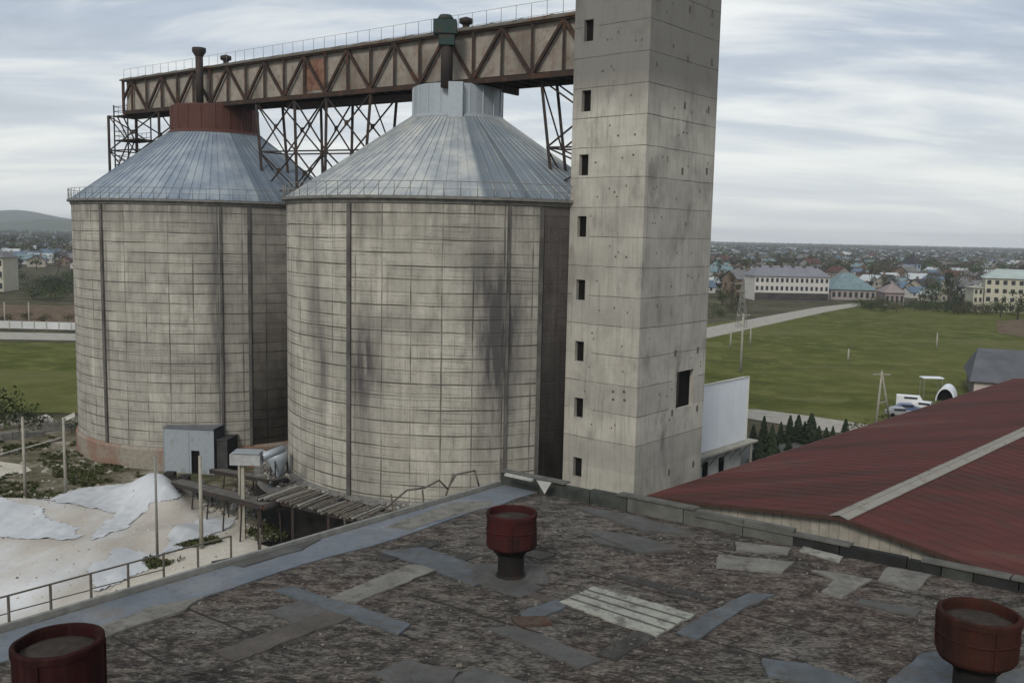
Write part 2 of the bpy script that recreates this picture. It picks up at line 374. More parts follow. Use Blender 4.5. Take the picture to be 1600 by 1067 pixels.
# ================================================================= SILOS
S1 = Vector((-33.4, 104.8, 0)); S2 = Vector((-5.2, 83.4, 0)); SR = 14.7; RIM = 26.65
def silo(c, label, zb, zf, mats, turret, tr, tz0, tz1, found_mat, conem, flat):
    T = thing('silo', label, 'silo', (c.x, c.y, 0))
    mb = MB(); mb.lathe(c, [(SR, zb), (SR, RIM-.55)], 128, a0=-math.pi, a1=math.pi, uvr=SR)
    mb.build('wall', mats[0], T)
    if True:
        mb = MB(); a0, a1 = R(29.8), R(95)         # bay in a darker colour, standing just proud of the wall
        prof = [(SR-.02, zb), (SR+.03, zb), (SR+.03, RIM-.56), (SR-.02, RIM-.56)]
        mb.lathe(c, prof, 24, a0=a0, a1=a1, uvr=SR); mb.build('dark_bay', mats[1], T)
    mb = MB()
    for a, wd in ((-29.5, .34), (19, .2), (29.5, .26), (95, .6), (150, .6), (-95, .6), (-150, .6)):
        q = R(a); n = Vector((math.sin(q), -math.cos(q), 0)); tt = Vector((math.cos(q), math.sin(q), 0))
        mb.box(c+n*(SR+.02)+Vector((0, 0, (zb+RIM-.6)/2)), (wd, .34, RIM-.6-zb), (tt, n, Vector((0, 0, 1))))
    build_each(mb, 'pilaster', simple('sooty concrete rib', (.13, .125, .115), .55, .6), T)
    mb = MB(); mb.lathe(c, [(SR, RIM-.55), (SR+.12, RIM-.5), (SR+.12, RIM-.28), (SR+.42, RIM-.2), (SR+.42, RIM), (SR-.3, RIM+.02)], 128, sm=False)
    mb.build('eaves', M['concrete_dark'], T)
    mb = MB(); mb.lathe(c, [(SR+.02, zf), (SR+.25, zf), (SR+.25, zb-.3), (SR+.02, zb-.02)], 96, sm=False, a0=-math.pi, a1=math.pi, uvr=SR); mb.build('foundation', found_mat, T)
    # roof
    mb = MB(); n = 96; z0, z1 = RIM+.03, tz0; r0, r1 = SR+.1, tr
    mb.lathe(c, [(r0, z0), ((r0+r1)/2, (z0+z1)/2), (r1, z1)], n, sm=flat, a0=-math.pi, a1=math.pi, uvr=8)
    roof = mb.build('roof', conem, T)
    mb = MB()
    for k in range(n):
        q = 2*math.pi*k/n; d = Vector((math.sin(q), -math.cos(q), 0))
        mb.beam(c+d*r0+Vector((0, 0, z0+.03)), c+d*r1+Vector((0, 0, z1+.03)), .03, .07)
    mb.build('seam', conem, roof)
    mb = MB(); mb.lathe(c, [(tr, tz0-.5), (tr, tz1), (tr-.15, tz1+.1), (0.01, tz1+.5)], 40, sm=False)
    for k in range(20):
        q = 2*math.pi*k/20; d = Vector((math.sin(q), -math.cos(q), 0)); mb.beam(c+d*(tr+.02)+Vector((0, 0, tz0)), c+d*(tr+.02)+Vector((0, 0, tz1)), .08, .08)
    mb.lathe(c, [(tr+.02, tz0+.05), (tr+.16, tz0), (tr+.5, tz0-.3)], 40)
    mb.build('roof_collar', turret, T)
    mb = MB(); m_ = 76
    for k in range(m_):
        q = 2*math.pi*k/m_; d = Vector((math.sin(q), -math.cos(q), 0)); q2 = 2*math.pi*(k+1)/m_; d2 = Vector((math.sin(q2), -math.cos(q2), 0)); rr = SR+.28
        mb.tube(c+d*rr+Vector((0, 0, RIM-.02)), c+d*rr+Vector((0, 0, RIM+1.08)), .03, 5)
        for h, rd in ((1.08, .028), (.55, .018)): mb.tube(c+d*rr+Vector((0, 0, RIM+h)), c+d2*rr+Vector((0, 0, RIM+h)), rd, 5, cap=False)
    mb.build('railing', M['rail'], T)
    return T
def sb(u, v, c):      # pixel on silo -> (arc, z)
    d = ray(u, v); o = Vector((CP.x-c.x, CP.y-c.y)); dd = Vector((d.x, d.y)); A = dd.dot(dd); B = 2*o.dot(dd); C = o.dot(o)-SR*SR
    k = (-B-math.sqrt(max(0, B*B-4*A*C)))/(2*A); p = CP+d*k; return math.atan2(p.x-c.x, -(p.y-c.y))*SR, p.z
def blobs(c, lst):
    r = []
    for (u, v, su, sv_, k) in lst: a, z = sb(u, v, c); r.append((a, z, su, sv_, k))
    return r
B2 = blobs(S2, [(505, 560, .9, 4, .8), (485, 480, .9, 3, .45), (495, 440, .5, 5, .45), (570, 560, 1.6, 3.2, .8), (565, 680, 1.2, 9, .6), (775, 520, 1.6, 4.5, .95), (775, 640, 1.7, 9, .6),
   (755, 430, 1.5, 3, .5), (700, 380, 2, 1.5, .25), (815, 420, 1.3, 12, .42), (650, 505, 3, .8, .4), (565, 330, .5, 4, .4)])
B1 = blobs(S1, [(335, 400, .9, 9, .7), (345, 600, .8, 9, .65), (165, 480, .5, 10, .6), (200, 560, 2.5, 2, .3), (300, 570, 3, 1.5, .35), (375, 480, 1.5, 14, .25), (260, 330, 6, .7, .3)])
TINT = (.425, .405, .35)
mats2 = [silo_mat('hooped concrete wall', B2, TINT), silo_mat('dark bay near', [(0, 0, 1, 1, 0)], (.062, .056, .052))]
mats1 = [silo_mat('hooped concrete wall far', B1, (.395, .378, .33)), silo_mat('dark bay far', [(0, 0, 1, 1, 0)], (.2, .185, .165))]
t = NT('brick and plaster footing'); nz = t.noise(.16, 5, .6); nz2 = t.noise(4, 5, .6)
FOUND = t.col(t.mix(t.mapr(nz2, .4, .7, 0, .5), t.ramp(nz, [(.42, (.26, .24, .2)), (.55, (.22, .135, .10))]), (.12, .09, .07)), .95, 0, nz2, .4, .03)
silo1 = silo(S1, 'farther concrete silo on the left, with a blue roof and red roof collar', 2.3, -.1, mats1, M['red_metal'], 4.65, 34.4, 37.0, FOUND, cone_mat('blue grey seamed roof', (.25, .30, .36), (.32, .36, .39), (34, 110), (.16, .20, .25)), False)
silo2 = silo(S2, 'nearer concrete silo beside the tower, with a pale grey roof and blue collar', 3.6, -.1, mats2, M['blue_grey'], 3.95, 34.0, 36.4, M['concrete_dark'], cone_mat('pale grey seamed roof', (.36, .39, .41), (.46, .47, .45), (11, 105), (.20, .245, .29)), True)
# ducts on turrets
def stack_duct(label, c, off, zb, zt, r, head, mat, hmat, square=False):
    T = thing('roof_duct', label, 'duct', (c.x+off[0], c.y+off[1], zb)); p = Vector((c.x+off[0], c.y+off[1], 0))
    mb = MB(); mb.tube(p+Vector((0, 0, zb)), p+Vector((0, 0, zt)), r, 12); mb.build('pipe', mat, T)
    mb = MB()
    if square:
        mb.box(p+Vector((-.15, 0, zt+.5)), (1.9, 1.5, 1.1)); mb.box(p+Vector((.0, 0, zt-.5)), (1.3, 1.2, .9)); mb.tube(p+Vector((-.15, 0, zt+1.05)), p+Vector((-.15, 0, zt+1.5)), .8, 12, .5)
    else: mb.lathe(p, [(r, zt-.3), (head, zt+.2), (head, zt+.6), (.02, zt+.7)], 14)
    mb.build('hood', hmat, T); return T
AX = (S2-S1).normalized(); NB = Vector((AX.y, -AX.x, 0))          # NB points to the camera side
if NB.y > 0: NB = -NB
d1 = D(311, 80, 101.6); d1b = D(311, 170, 101.6)
stack_duct('tall thin dark duct rising in front of the gallery over the red collar', Vector((d1.x, d1.y, 0)), (0, 0), 36.6, d1.z-.3, .4, .72, M['steel_dark'], M['steel_dark'])
d2 = D(697, 42, 79.2)
stack_duct('thick dark green duct with a boxy head above the blue collar', Vector((d2.x, d2.y, 0)), (.1, 0), 36.0, d2.z-.6, .5, 1, M['steel_dark'], M['green_dark'], True)
dd_ = D(712, 165, 79.2); mb = MB(); mb.box(Vector((dd_.x, dd_.y, 35.0)), (1.2, .9, 2.9)); mb.box(Vector((dd_.x, dd_.y+.3, 33.4)), (1.4, 1.2, .5)); tag(mb.build('duct_box', M['blue_grey']), 'blue grey boxed duct running down the front of the blue roof collar', 'duct')
# ================================================================= GALLERY
GS0 = -(VP(194, 150, S1+NB*1.75, AX)[0]); O = S1 - AX*GS0; GZ0, GZ1 = 37.35, 41.15; HWD = 1.75
d_e = VP(897, 80, S1+NB*HWD, AX)[0]+GS0; GL = d_e+.6
def gq(s, t_, z):
    z = z if z < 30 else z-(max(0, s)/GL)*(.85-.62*(z-GZ0)/(GZ1-GZ0))
    return O + AX*s + NB*t_ + Vector((0, 0, z))
GT = thing('conveyor_gallery', 'long rusty truss gallery bridging the silo roofs and the concrete tower', 'gallery', (O.x, O.y, GZ0))
t = NT('aged gallery cladding'); n1 = t.noise(.25, 6, .6); n2 = t.noise(1.6, 6, .65)
c = t.ramp(n1, [(.32, (.15, .13, .11)), (.5, (.24, .22, .19)), (.68, (.32, .29, .25))]); c = t.mix(t.mapr(n2, .5, .72, 0, .7), c, (.16, .09, .06))
CLAD = t.col(c, .85, 0, n2, .3, .03)
mb = MB(); q8 = [gq(a, b, c_) for c_ in (GZ0+.3, GZ1-.1) for a, b in ((.15, -HWD+.25), (GL-.1, -HWD+.25), (GL-.1, HWD-.25), (.15, HWD-.25))]
for f_ in ((0, 1, 2, 3), (4, 5, 6, 7), (0, 1, 5, 4), (1, 2, 6, 5), (2, 3, 7, 6), (3, 0, 4, 7)): mb.face([q8[i] for i in f_])
k = 0
while k*1.5 < GL-.5:
    mb.beam(gq(.3+k*1.5, HWD-.235, GZ0+.35), gq(.3+k*1.5, HWD-.235, GZ1-.15), .07, .04); k += 1
mb.build('cladding', CLAD, GT)
# a few sheets of different colour
bay0 = VP(445, 160, S1+NB*HWD, AX)[0]+GS0
mb = MB()
for s0, s1 in ((bay0+2.6, bay0+5.6),):
    mb.beam(gq(s0, HWD-.24, (GZ0+GZ1)/2), gq(s1, HWD-.24, (GZ0+GZ1)/2), .06, GZ1-GZ0-.9)
tag(mb.build('patched_sheet', rusty('orange patched sheet', (.22, .12, .085), (.10, .045, .03), .6), GT), 'orange red patched sheets in the gallery side')
mb = MB()
for sgn in (1, -1):
    a = HWD+.1
    for z, h in ((GZ0, .42), (GZ1-.12, .3)): mb.beam(gq(0, sgn*a, z), gq(GL, sgn*a, z), .26, h)
    nb = [bay0+6.12*i for i in range(-8, 9)]
    for b0 in nb:
        for q in (0, 3.06):
            s = b0+q
            if 0 <= s <= GL: mb.beam(gq(s, sgn*a, GZ0), gq(s, sgn*a, GZ1-.1), .2, .2)
        for x0, x1, za, zb_ in ((b0, b0+3.06, GZ0+.1, GZ1-.2), (b0+3.06, b0+6.12, GZ1-.2, GZ0+.1)):
            if x1 <= 0 or x0 >= GL: continue
            if x0 < 0: f_ = (0-x0)/(x1-x0); za = za+(zb_-za)*f_; x0 = 0
            if x1 > GL: f_ = (GL-x0)/(x1-x0); zb_ = za+(zb_-za)*f_; x1 = GL
            mb.beam(gq(x0, sgn*a, za), gq(x1, sgn*a, zb_), .2, .26)
    mb.beam(gq(0, sgn*a, GZ0), gq(0, sgn*a, GZ1), .26, .26)
mb.build('truss', M['steel_brown'], GT)
mb = MB()
s = .5
while s < GL: mb.beam(gq(s, -HWD, GZ0-.05), gq(s, HWD, GZ0-.05), .2, .4); s += 1.53
mb.beam(gq(0, 0, GZ0+.1), gq(GL, 0, GZ0+.1), HWD*2-.1, .16)
mb.beam(gq(bay0-1, 0, GZ0-.5), gq(bay0+20, 0, GZ0-.5), 1.6, .5)
mb.beam(gq(bay0+27, 0, GZ0-.55), gq(GL-8, 0, GZ0-.55), 2.2, .6)
mb.build('deck', M['steel_dark'], GT)
mb = MB(); prof = [(-HWD-.35, GZ1-.12), (-HWD-.35, GZ1+.02), (-HWD*.5, GZ1+.42), (0, GZ1+.55), (HWD*.5, GZ1+.42), (HWD+.35, GZ1+.02), (HWD+.35, GZ1-.12)]
for i in range(len(prof)-1): mb.face([gq(-.4, *prof[i]), gq(GL, *prof[i]), gq(GL, *prof[i+1]), gq(-.4, *prof[i+1])])
mb.face([gq(-.4, *q) for q in prof]); mb.face([gq(-.4, *prof[0]), gq(-.4, *prof[-1]), gq(GL, *prof[-1]), gq(GL, *prof[0])])
s = 0
while s < GL:
    for i in range(1, len(prof)-2): mb.beam(gq(s, prof[i][0], prof[i][1]+.02), gq(s, prof[i+1][0], prof[i+1][1]+.02), .08, .05)
    s += 3.06
mb.build('roof', rusty('weathered gallery roof', (.13, .12, .10), (.1, .06, .035), .45, .4), GT)
mb = MB(); s = .2
while s < GL:
    for sg in (1, -1): mb.tube(gq(s, sg*(HWD+.1), GZ1), gq(s, sg*(HWD+.1), GZ1+1.15), .022, 4)
    s += 1.53
for sg in (1, -1): mb.tube(gq(.2, sg*(HWD+.1), GZ1+1.15), gq(GL, sg*(HWD+.1), GZ1+1.15), .016, 4)
mb.build('railing', M['rail'], GT)
for (u, v, s_, lab) in ((353, 100, .5, 'small vent hood on the gallery roof beside the thin duct'), (728, 52, .6, 'small vent hood on the gallery roof beside the green duct')):
    s = VP(u, v, S1, AX)[0]+GS0; p = gq(s, 0, GZ1)-Vector((0, 0, GZ1)); mb = MB(); mb.tube(p+Vector((0, 0, GZ1+.4)), p+Vector((0, 0, GZ1+1.0)), .3, 10); mb.lathe(p, [(.3, GZ1+.9), (.6, GZ1+1.05), (.6, GZ1+1.4), (.02, GZ1+1.6)], 12)
    tag(mb.build('vent_hood', M['steel_dark']), lab, 'vent')
# trestles carrying the gallery
def trestle(name_label, s0, s1, sb0, sb1, zb, mat, depth=4.2, nlev=6, extra=True):
    T = thing('trestle', name_label, 'trestle', gq((s0+s1)/2, 0, zb))
    mb = MB(); legs = []
    zt = GZ0-.15; k_ = [0, .36, .64, 1] if extra else [0, 1]
    def pt(q, sg, f_): return gq((s0+(s1-s0)*q)*(1-f_)+(sb0+(sb1-sb0)*q)*f_, sg*depth/2, zt+(zb-zt)*f_)
    for sg in (1, -1):
        for q in k_: mb.beam(pt(q, sg, 0), pt(q, sg, 1), .24, .24)
    build_each(mb, 'leg', mat, T)
    mb = MB()
    for sg in (1, -1):
        for i in range(nlev):
            f0, f1 = i/nlev, (i+1)/nlev
            for a, b in zip(k_[:-1], k_[1:]):
                mb.beam(pt(a, sg, f0), pt(b, sg, f1), .12, .12); mb.beam(pt(b, sg, f0), pt(a, sg, f1), .12, .12); mb.beam(pt(a, sg, f1), pt(b, sg, f1), .14, .14)
                mid = (pt(a, sg, f0)+pt(b, sg, f1))/2; mb.box(mid, (.5, .05, .5), (AX, NB, Vector((0, 0, 1))))
    for i in range(nlev+1):
        for q in (0, 1): mb.beam(pt(q, 1, i/nlev), pt(q, -1, i/nlev), .13, .13)
        if i < nlev:
            for q in (0, 1): mb.beam(pt(q, 1, i/nlev), pt(q, -1, (i+1)/nlev), .1, .1)
    mb.build('brace', mat, T)
    return T
def sg_(u, v=160): return VP(u, v, S1, AX)[0]+GS0
trestle('wide lattice trestle standing in the gap between the two silos', sg_(421), sg_(600), sg_(421)+4.2, sg_(600)-4.0, 0, M['steel_dark'], 3.4, 8)
trestle('lattice trestle between the near silo and the tower', sg_(858, 130), sg_(858, 130)+9, sg_(858, 130)+5.6, sg_(858, 130)+6.5, 0, M['steel_dark'], 2.2, 8, False)
trestle('lattice trestle with platforms behind the far silo at the gallery end', sg_(187)+.5, sg_(262)+1, sg_(187)+.5, sg_(262)+1, 0, M['steel_dark'], 3.6, 9, False)
# stair tower hanging off the far end
T = thing('access_stair', 'thin steel access platforms and stair at the far left end of the gallery', 'stair', gq(-1.6, 0, 0)); mb = MB()
for z in (GZ0-.2, GZ0-3.1, GZ0-6.0, GZ0-9):
    a = 8 if z > 36 else 5
    mb.box(gq(-3+a/2, 0, z), (a, 3.0, .14), (AX, NB, Vector((0, 0, 1))))
build_each(mb, 'platform', M['steel_dark'], T); mb = MB()
for ss in (-2.8, .2):
    for sg in (1, -1): mb.beam(gq(ss, sg*1.5, 0), gq(ss, sg*1.5, GZ0+1.1), .13, .13)
for z in (GZ0-.2, GZ0-3.1, GZ0-6.0, GZ0-9):
    for sg in (1, -1):
        for h in (1.1, .55): mb.tube(gq(-2.8, sg*1.5, z+h), gq(.2, sg*1.5, z+h), .03, 4)
        for ss in (-1.8, -.8): mb.tube(gq(ss, sg*1.5, z), gq(ss, sg*1.5, z+1.1), .025, 4)
    for h in (1.1, .55): mb.tube(gq(-2.8, -1.5, z+h), gq(-2.8, 1.5, z+h), .03, 4)
for i, z in enumerate((GZ0-3.1, GZ0-6.0, GZ0-9)):
    for sg in (.4, 1.2): mb.beam(gq(-2.6 if i % 2 else -.2, sg, z), gq(-.2 if i % 2 else -2.6, sg, z+2.9), .07, .18)
mb.build('stair_frame', M['steel_dark'], T)
# ================================================================= TOWER
al = R(40); LV = Vector((-math.cos(al), math.sin(al), 0)); RVv = Vector((math.sin(al), math.cos(al), 0))
Lc = D(888.5, 400, 72.0); PL = Vector((Lc.x, Lc.y, 0))
n_ = None
# near corner: along -LV from PL until it meets pixel 1004
def solve(P, A, u, v=400):
    d = ray(u, v); # P + s A = CP + k d in xy
    det = A.x*(-d.y) - A.y*(-d.x); bx, by = CP.x-P.x, CP.y-P.y
    return (bx*(-d.y) - by*(-d.x))/det
w1 = solve(PL, -LV, 1003.5); NCn = PL-LV*w1; w2 = solve(NCn, RVv, 1109.5)
RING0 = VP(1003, 129, NCn, LV)[1]; RING = (VP(1003, 129, NCn, LV)[1]-VP(1003, 700, NCn, LV)[1])/12
print('tower', w1, w2, RING)
TT = thing('concrete_tower', 'tall square precast concrete tower with small dark window openings', 'tower', (NCn.x, NCn.y, 0)); TOP = 52
TM = None
def tm():
    return tower_mat()
TM = tm(); UPV = Vector((0, 0, 1))
def holed_wall(name, P, A, width, z0, z1, holes, nout, mat, parent, thick=.35, joints=(), extra=None):
    """outer skin with real openings and reveals"""
    mb = MB(); ss = sorted({0, width} | {h[0] for h in holes} | {h[1] for h in holes}); zs = sorted({z0, z1} | {h[2] for h in holes} | {h[3] for h in holes} | set(joints))
    def q(s, z, d=0): return P+A*s+UPV*z-nout*d
    def fc(pts):
        n = (pts[1]-pts[0]).cross(pts[2]-pts[0]); mb.face(pts if n.dot(nout) > 0 else pts[::-1])
    for i in range(len(ss)-1):
        for j in range(len(zs)-1):
            cs, cz = (ss[i]+ss[i+1])/2, (zs[j]+zs[j+1])/2
            if any(h[0] < cs < h[1] and h[2] < cz < h[3] for h in holes): continue
            fc([q(ss[i], zs[j]), q(ss[i+1], zs[j]), q(ss[i+1], zs[j+1]), q(ss[i], zs[j+1])])
    for (a, b, c_, d_) in holes:
        for p_ in ([(a, c_), (a, d_)], [(b, c_), (b, d_)], [(a, c_), (b, c_)], [(a, d_), (b, d_)]):
            (s1, y1), (s2, y2) = p_; mb.face([q(s1, y1), q(s2, y2), q(s2, y2, thick), q(s1, y1, thick)])
    if extra:
        b = len(mb.v); mb.v += extra.v; mb.f += [tuple(i+b for i in f) for f in extra.f]; mb.mi += extra.mi
    return mb.build(name, mat, parent)
nL = Vector((-RVv.x, -RVv.y, 0)); nR = -LV
hl = []
for (u, v) in ((920, 48), (916, 158), (912, 258), (909, 354), (907, 453), (905, 549), (904, 637), (902, 730)):
    s, z = VP(u, v, NCn, LV); hl.append((s-.42, s+.42, z-.78, z+.78))
for z_ in (hl[0][2]+5.7,): hl.append((hl[0][0], hl[0][1], z_, z_+1.6))
hr = [None]; s, z = VP(1070, 607, NCn, RVv); sa, _ = VP(1057, 607, NCn, RVv); sb_, _ = VP(1083, 607, NCn, RVv); zt_ = VP(1070, 579, NCn, RVv)[1]; zb_ = VP(1070, 636, NCn, RVv)[1]
hr = [(sa, sb_, zb_, zt_)]
FB = NCn+RVv*w2
holed_wall('wall', PL, RVv, w2, 0, TOP, [], -nR, TM, TT); holed_wall('wall', FB, LV, w1, 0, TOP, [], -nL, TM, TT)
mb = MB(); mb.box(NCn+LV*w1/2+RVv*w2/2+UPV*(TOP+.2), (w1+.3, w2+.3, .4), (LV, RVv, UPV)); mb.build('roof_slab', M['concrete_dark'], TT)
for (a, b, c_, d_) in hl:
    mb = MB(); q = NCn+LV*(a+b)/2+UPV*(c_+d_)/2-nL*.5; mb.box(q, (b-a+.3, .3, d_-c_+.3), (LV, RVv, UPV)); mb.build('window_opening', M['black'], TT)
a, b, c_, d_ = hr[0]; mb = MB(); mb.box(NCn+RVv*(a+b)/2+UPV*(c_+d_)/2-nR*.62, (b-a+.3, .5, d_-c_+.3), (RVv, LV, UPV)); mb.build('door_opening', M['black'], TT)
mb = MB(); mb.box(NCn+RVv*(a+.35)+UPV*((c_+d_)/2+.1)-nR*.2, (.6, .06, (d_-c_)*.92), (RVv, LV, UPV)); mb.build('broken_shutter', M['steel_dark'], TT)
# joints between the precast rings
JM = simple('dark open joint', (.10, .095, .085), .4, 3); kk = -12; XM = {'L': MB(), 'R': MB()}
while True:
    z = RING0+kk*RING; kk += 1
    if z > TOP: break
    if z < 1: continue
    for (P, A, wd, nn, hh) in ((NCn, LV, w1, nL, hl), (NCn, RVv, w2, nR, hr)):
        s = 0; mb = XM['L' if A is LV else 'R']
        while s < wd:
            l_ = min(random.uniform(.6, 2.2), wd-s); mid = s+l_/2
            if not any(h[0]-.1 < mid+e_ and mid+e_ < h[1]+.1 and h[2]-.05 < z < h[3]+.05 for h in hh for e_ in (-l_/2, 0, l_/2)):
                th = random.uniform(.02, .05); mb.box(P+A*mid+UPV*(z+random.uniform(-.02, .02))+nn*.001, (l_, .012, th), (A, nn, UPV), mi=1)
            s += l_
# sockets / lugs
kk = -12; LM = simple('rusted lug pocket', (.14, .128, .112), .45, 3)
while RING0+kk*RING < TOP-2:
    z = RING0+kk*RING; kk += 1
    if z < 1: continue
    for (P, A, wd, nn, hh, k0) in ((NCn, LV, w1, nL, hl, 3), (NCn, RVv, w2, nR, hr, 4)):
        mb = XM['L' if A is LV else 'R']
        for i in range(random.randint(1, 5)):
            s = random.uniform(.5, wd*(.72 if A is LV else .93)); zz = z+RING*random.choice((.35, .5, .62, .7)); hgt = random.choice((.1, .12, .14, .3 if A is RVv else .15))
            if any(h[0]-.3 < s < h[1]+.3 and h[2]-.3 < zz < h[3]+.3 for h in hh): continue
            mb.box(P+A*s+UPV*zz+nn*.004, (random.uniform(.08, .16), .03, hgt), (A, nn, UPV), mi=2)
for (u, v) in ((1055, 552), (1090, 547), (1089, 638), (1083, 725), (1045, 738), (1050, 645), (1113, 22), (1078, 15), (1112, 98), (1075, 92), (1070, 165), (1107, 172), (1066, 268), (1104, 268)):
    s, z = VP(u, v, NCn, RVv)
    if .2 < s < w2-.2: XM['R'].box(NCn+RVv*s+UPV*z+nR*.004, (.26, .04, .5), (RVv, nR, UPV), mi=2)
for (u, v) in ((958, 612), (975, 612), (958, 624), (976, 625)):
    s, z = VP(u, v, NCn, LV); XM['L'].box(NCn+LV*s+UPV*z+nL*.004, (.22, .04, .18), (LV, nL, UPV), mi=2)
holed_wall('wall', NCn, LV, w1, 0, TOP, hl, nL, [TM, JM, LM], TT, extra=XM['L']); holed_wall('wall', NCn, RVv, w2, 0, TOP, hr, nR, [TM, JM, LM], TT, extra=XM['R'])
# ================================================================= FOREGROUND ROOF
RZ = 16.0
Cn = G(785, 757, RZ); Lp = G(0, 988, RZ); Rp = G(1600, 925, RZ)
ld = (Lp-Cn).normalized(); rd = (Rp-Cn).normalized()
Le = Cn+ld*60; Re = Cn+rd*62; Bk = Cn+ld*60+rd*62
BT = thing('flat_roof_building', 'foreground building with a patched flat felt roof and low parapet', 'building', (Cn.x, Cn.y, 0))
t = NT('worn felt roof'); ang = math.atan2(rd.y, rd.x)
n1 = t.noise(.35, 7, .62); n2 = t.noise(1.7, 7, .68, rot=(0, 0, -ang), stretch=(.45, 1.3, 1)); n3 = t.noise(14, 6, .7, rot=(0, 0, -ang), stretch=(.55, 1.2, 1)); n4 = t.noise(.22, 4, .6, loc=(8, 4, 0)); n5 = t.noise(5, 5, .7, loc=(1, 8, 0))
c = t.ramp(n1, [(.36, (.050, .047, .040)), (.47, (.082, .073, .063)), (.56, (.108, .101, .088)), (.68, (.145, .142, .128))])
n7 = t.noise(.8, 6, .7, loc=(2, 14, 0), rot=(0, 0, -ang), stretch=(.5, 1.4, 1)); c = t.mix(t.mapr(n7, .5, .62, 0, .6), c, (.04, .037, .032)); c = t.mix(t.mapr(n7, .45, .36, 0, .5), c, (.14, .138, .128)); c = t.mix(t.mapr(n4, .49, .62, 0, .6), c, (.10, .064, .052))
c = t.mix(t.mapr(n2, .5, .66, 0, .75), c, (.035, .031, .028)); c = t.mix(t.mapr(n2, .46, .34, 0, .65), c, (.15, .14, .128))
vs_ = t.math('MULTIPLY', t.mapr(t.noise(6, 4, .7, loc=(1, 1, 7)), .42, .58), .8); c = t.mix(t.math('MULTIPLY', vs_, t.mapr(n2, .42, .6)), c, (.045, .04, .034)); n6 = t.noise(3.2, 6, .72, loc=(11, 3, 0), rot=(0, 0, .5), stretch=(.7, 1.3, 1)); c = t.mix(t.mapr(n6, .52, .6, 0, .75), c, (.17, .152, .13)); c = t.mix(t.mapr(n6, .48, .42, 0, .8), c, (.026, .023, .021)); c = t.mix(t.mapr(n5, .54, .64, 0, .6), c, (.155, .135, .12)); c = t.mix(t.mapr(n3, .48, .6, 0, .8), c, (.025, .022, .02))
c = t.mix(t.mapr(n3, .46, .34, 0, .65), c, (.17, .15, .137))
FELT = t.col(c, .92, 0, t.math('ADD', t.math('MULTIPLY', n3, .5), n5), .8, .05)
mb = MB(); mb.prism([Cn, Le, Bk, Re], RZ-.3, RZ); mb.build('roof_deck', FELT, BT)
mb = MB(); ci = (Cn+Bk)/2
def inset(p, k=.25): return p+(ci-p).normalized()*k
mb.prism([inset(p) for p in (Cn, Le, Bk, Re)], 0, RZ-.302); mb.build('wall', simple('rendered wall', (.3, .28, .24), .3, 1), BT)
# grey strip along the left edge, slightly raised lip
t = NT('blue grey flashing'); nz = t.noise(.6, 6, .6, stretch=(1, 1, 1)); nf = t.noise(6, 5, .65)
ns = t.noise(.9, 6, .65, loc=(7, 1, 0))
c = t.ramp(nz, [(.3, (.09, .105, .125)), (.55, (.13, .145, .162)), (.72, (.185, .195, .20))]); c = t.mix(t.mapr(nf, .5, .72, 0, .5), c, (.08, .08, .08)); c = t.mix(t.mapr(ns, .56, .68, 0, .6), c, (.13, .115, .10)); FLASH = t.col(c, .75, 0, nf, .3, .02)
def rz(pts, dz=.008): return [Vector((p.x, p.y, RZ+dz)) for p in (G(u, v, RZ) for u, v in pts)]
random.seed(21)
def strip_poly(P, A, B, length, width, seg, jit):
    out = []; n = int(length/seg)
    for i in range(n+1): out.append(P+A*(i*seg)+B*random.uniform(-.01, .01))
    for i in range(n, -1, -1): out.append(P+A*(i*seg)+B*(width+random.uniform(-jit, jit)))
    return out
mb = MB(); pl = strip_poly(Cn+rd*.12, ld, rd, 58, 1.25, 1.0, .12); mb.prism([(p.x, p.y) for p in pl], RZ+.002, RZ+.03)
mb.build('edge_flashing', FLASH, BT)
mb = MB(); mb.beam(Cn+ld*0+UPV*.05-rd*.02, Cn+ld*58+UPV*.05-rd*.02, .1, .18); mb.build('drip_edge', M['rail'], BT)
# felt patches laid on the roof
PG = FLASH
def patch_mat(name, c, v2=.6):
    t = NT(name); a = t.noise(1.3, 6, .62); b = t.noise(9, 5, .7); cc = t.ramp(a, [(.32, tuple(q*v2 for q in c)), (.66, c)]); w_ = t.noise(2.6, 6, .7, loc=(3, 5, 1)); cc = t.mix(t.mapr(w_, .5, .64, 0, .8), cc, (.085, .078, .07))
    cc = t.mix(t.mapr(b, .5, .7, 0, .5), cc, tuple(q*.45 for q in c)); return t.col(cc, .88, 0, b, .4, .02)
PW = patch_mat('pale mineral sheet', (.29, .29, .255), .8); PL_ = patch_mat('grey bitumen patch', (.112, .124, .135)); PM = patch_mat('light grey patch', (.185, .178, .16), .7); PD = patch_mat('dull grey patch', (.105, .105, .1)); PD2 = patch_mat('faded brown patch', (.10, .09, .08)); PD3 = patch_mat('dark bitumen patch', (.055, .054, .05)); PR = patch_mat('orange patch', (.085, .055, .04), .6)
def patch_rect(a, b, w_, l_): P = Cn+ld*b+rd*a; return [P, P+rd*l_, P+rd*l_+ld*w_, P+ld*w_]
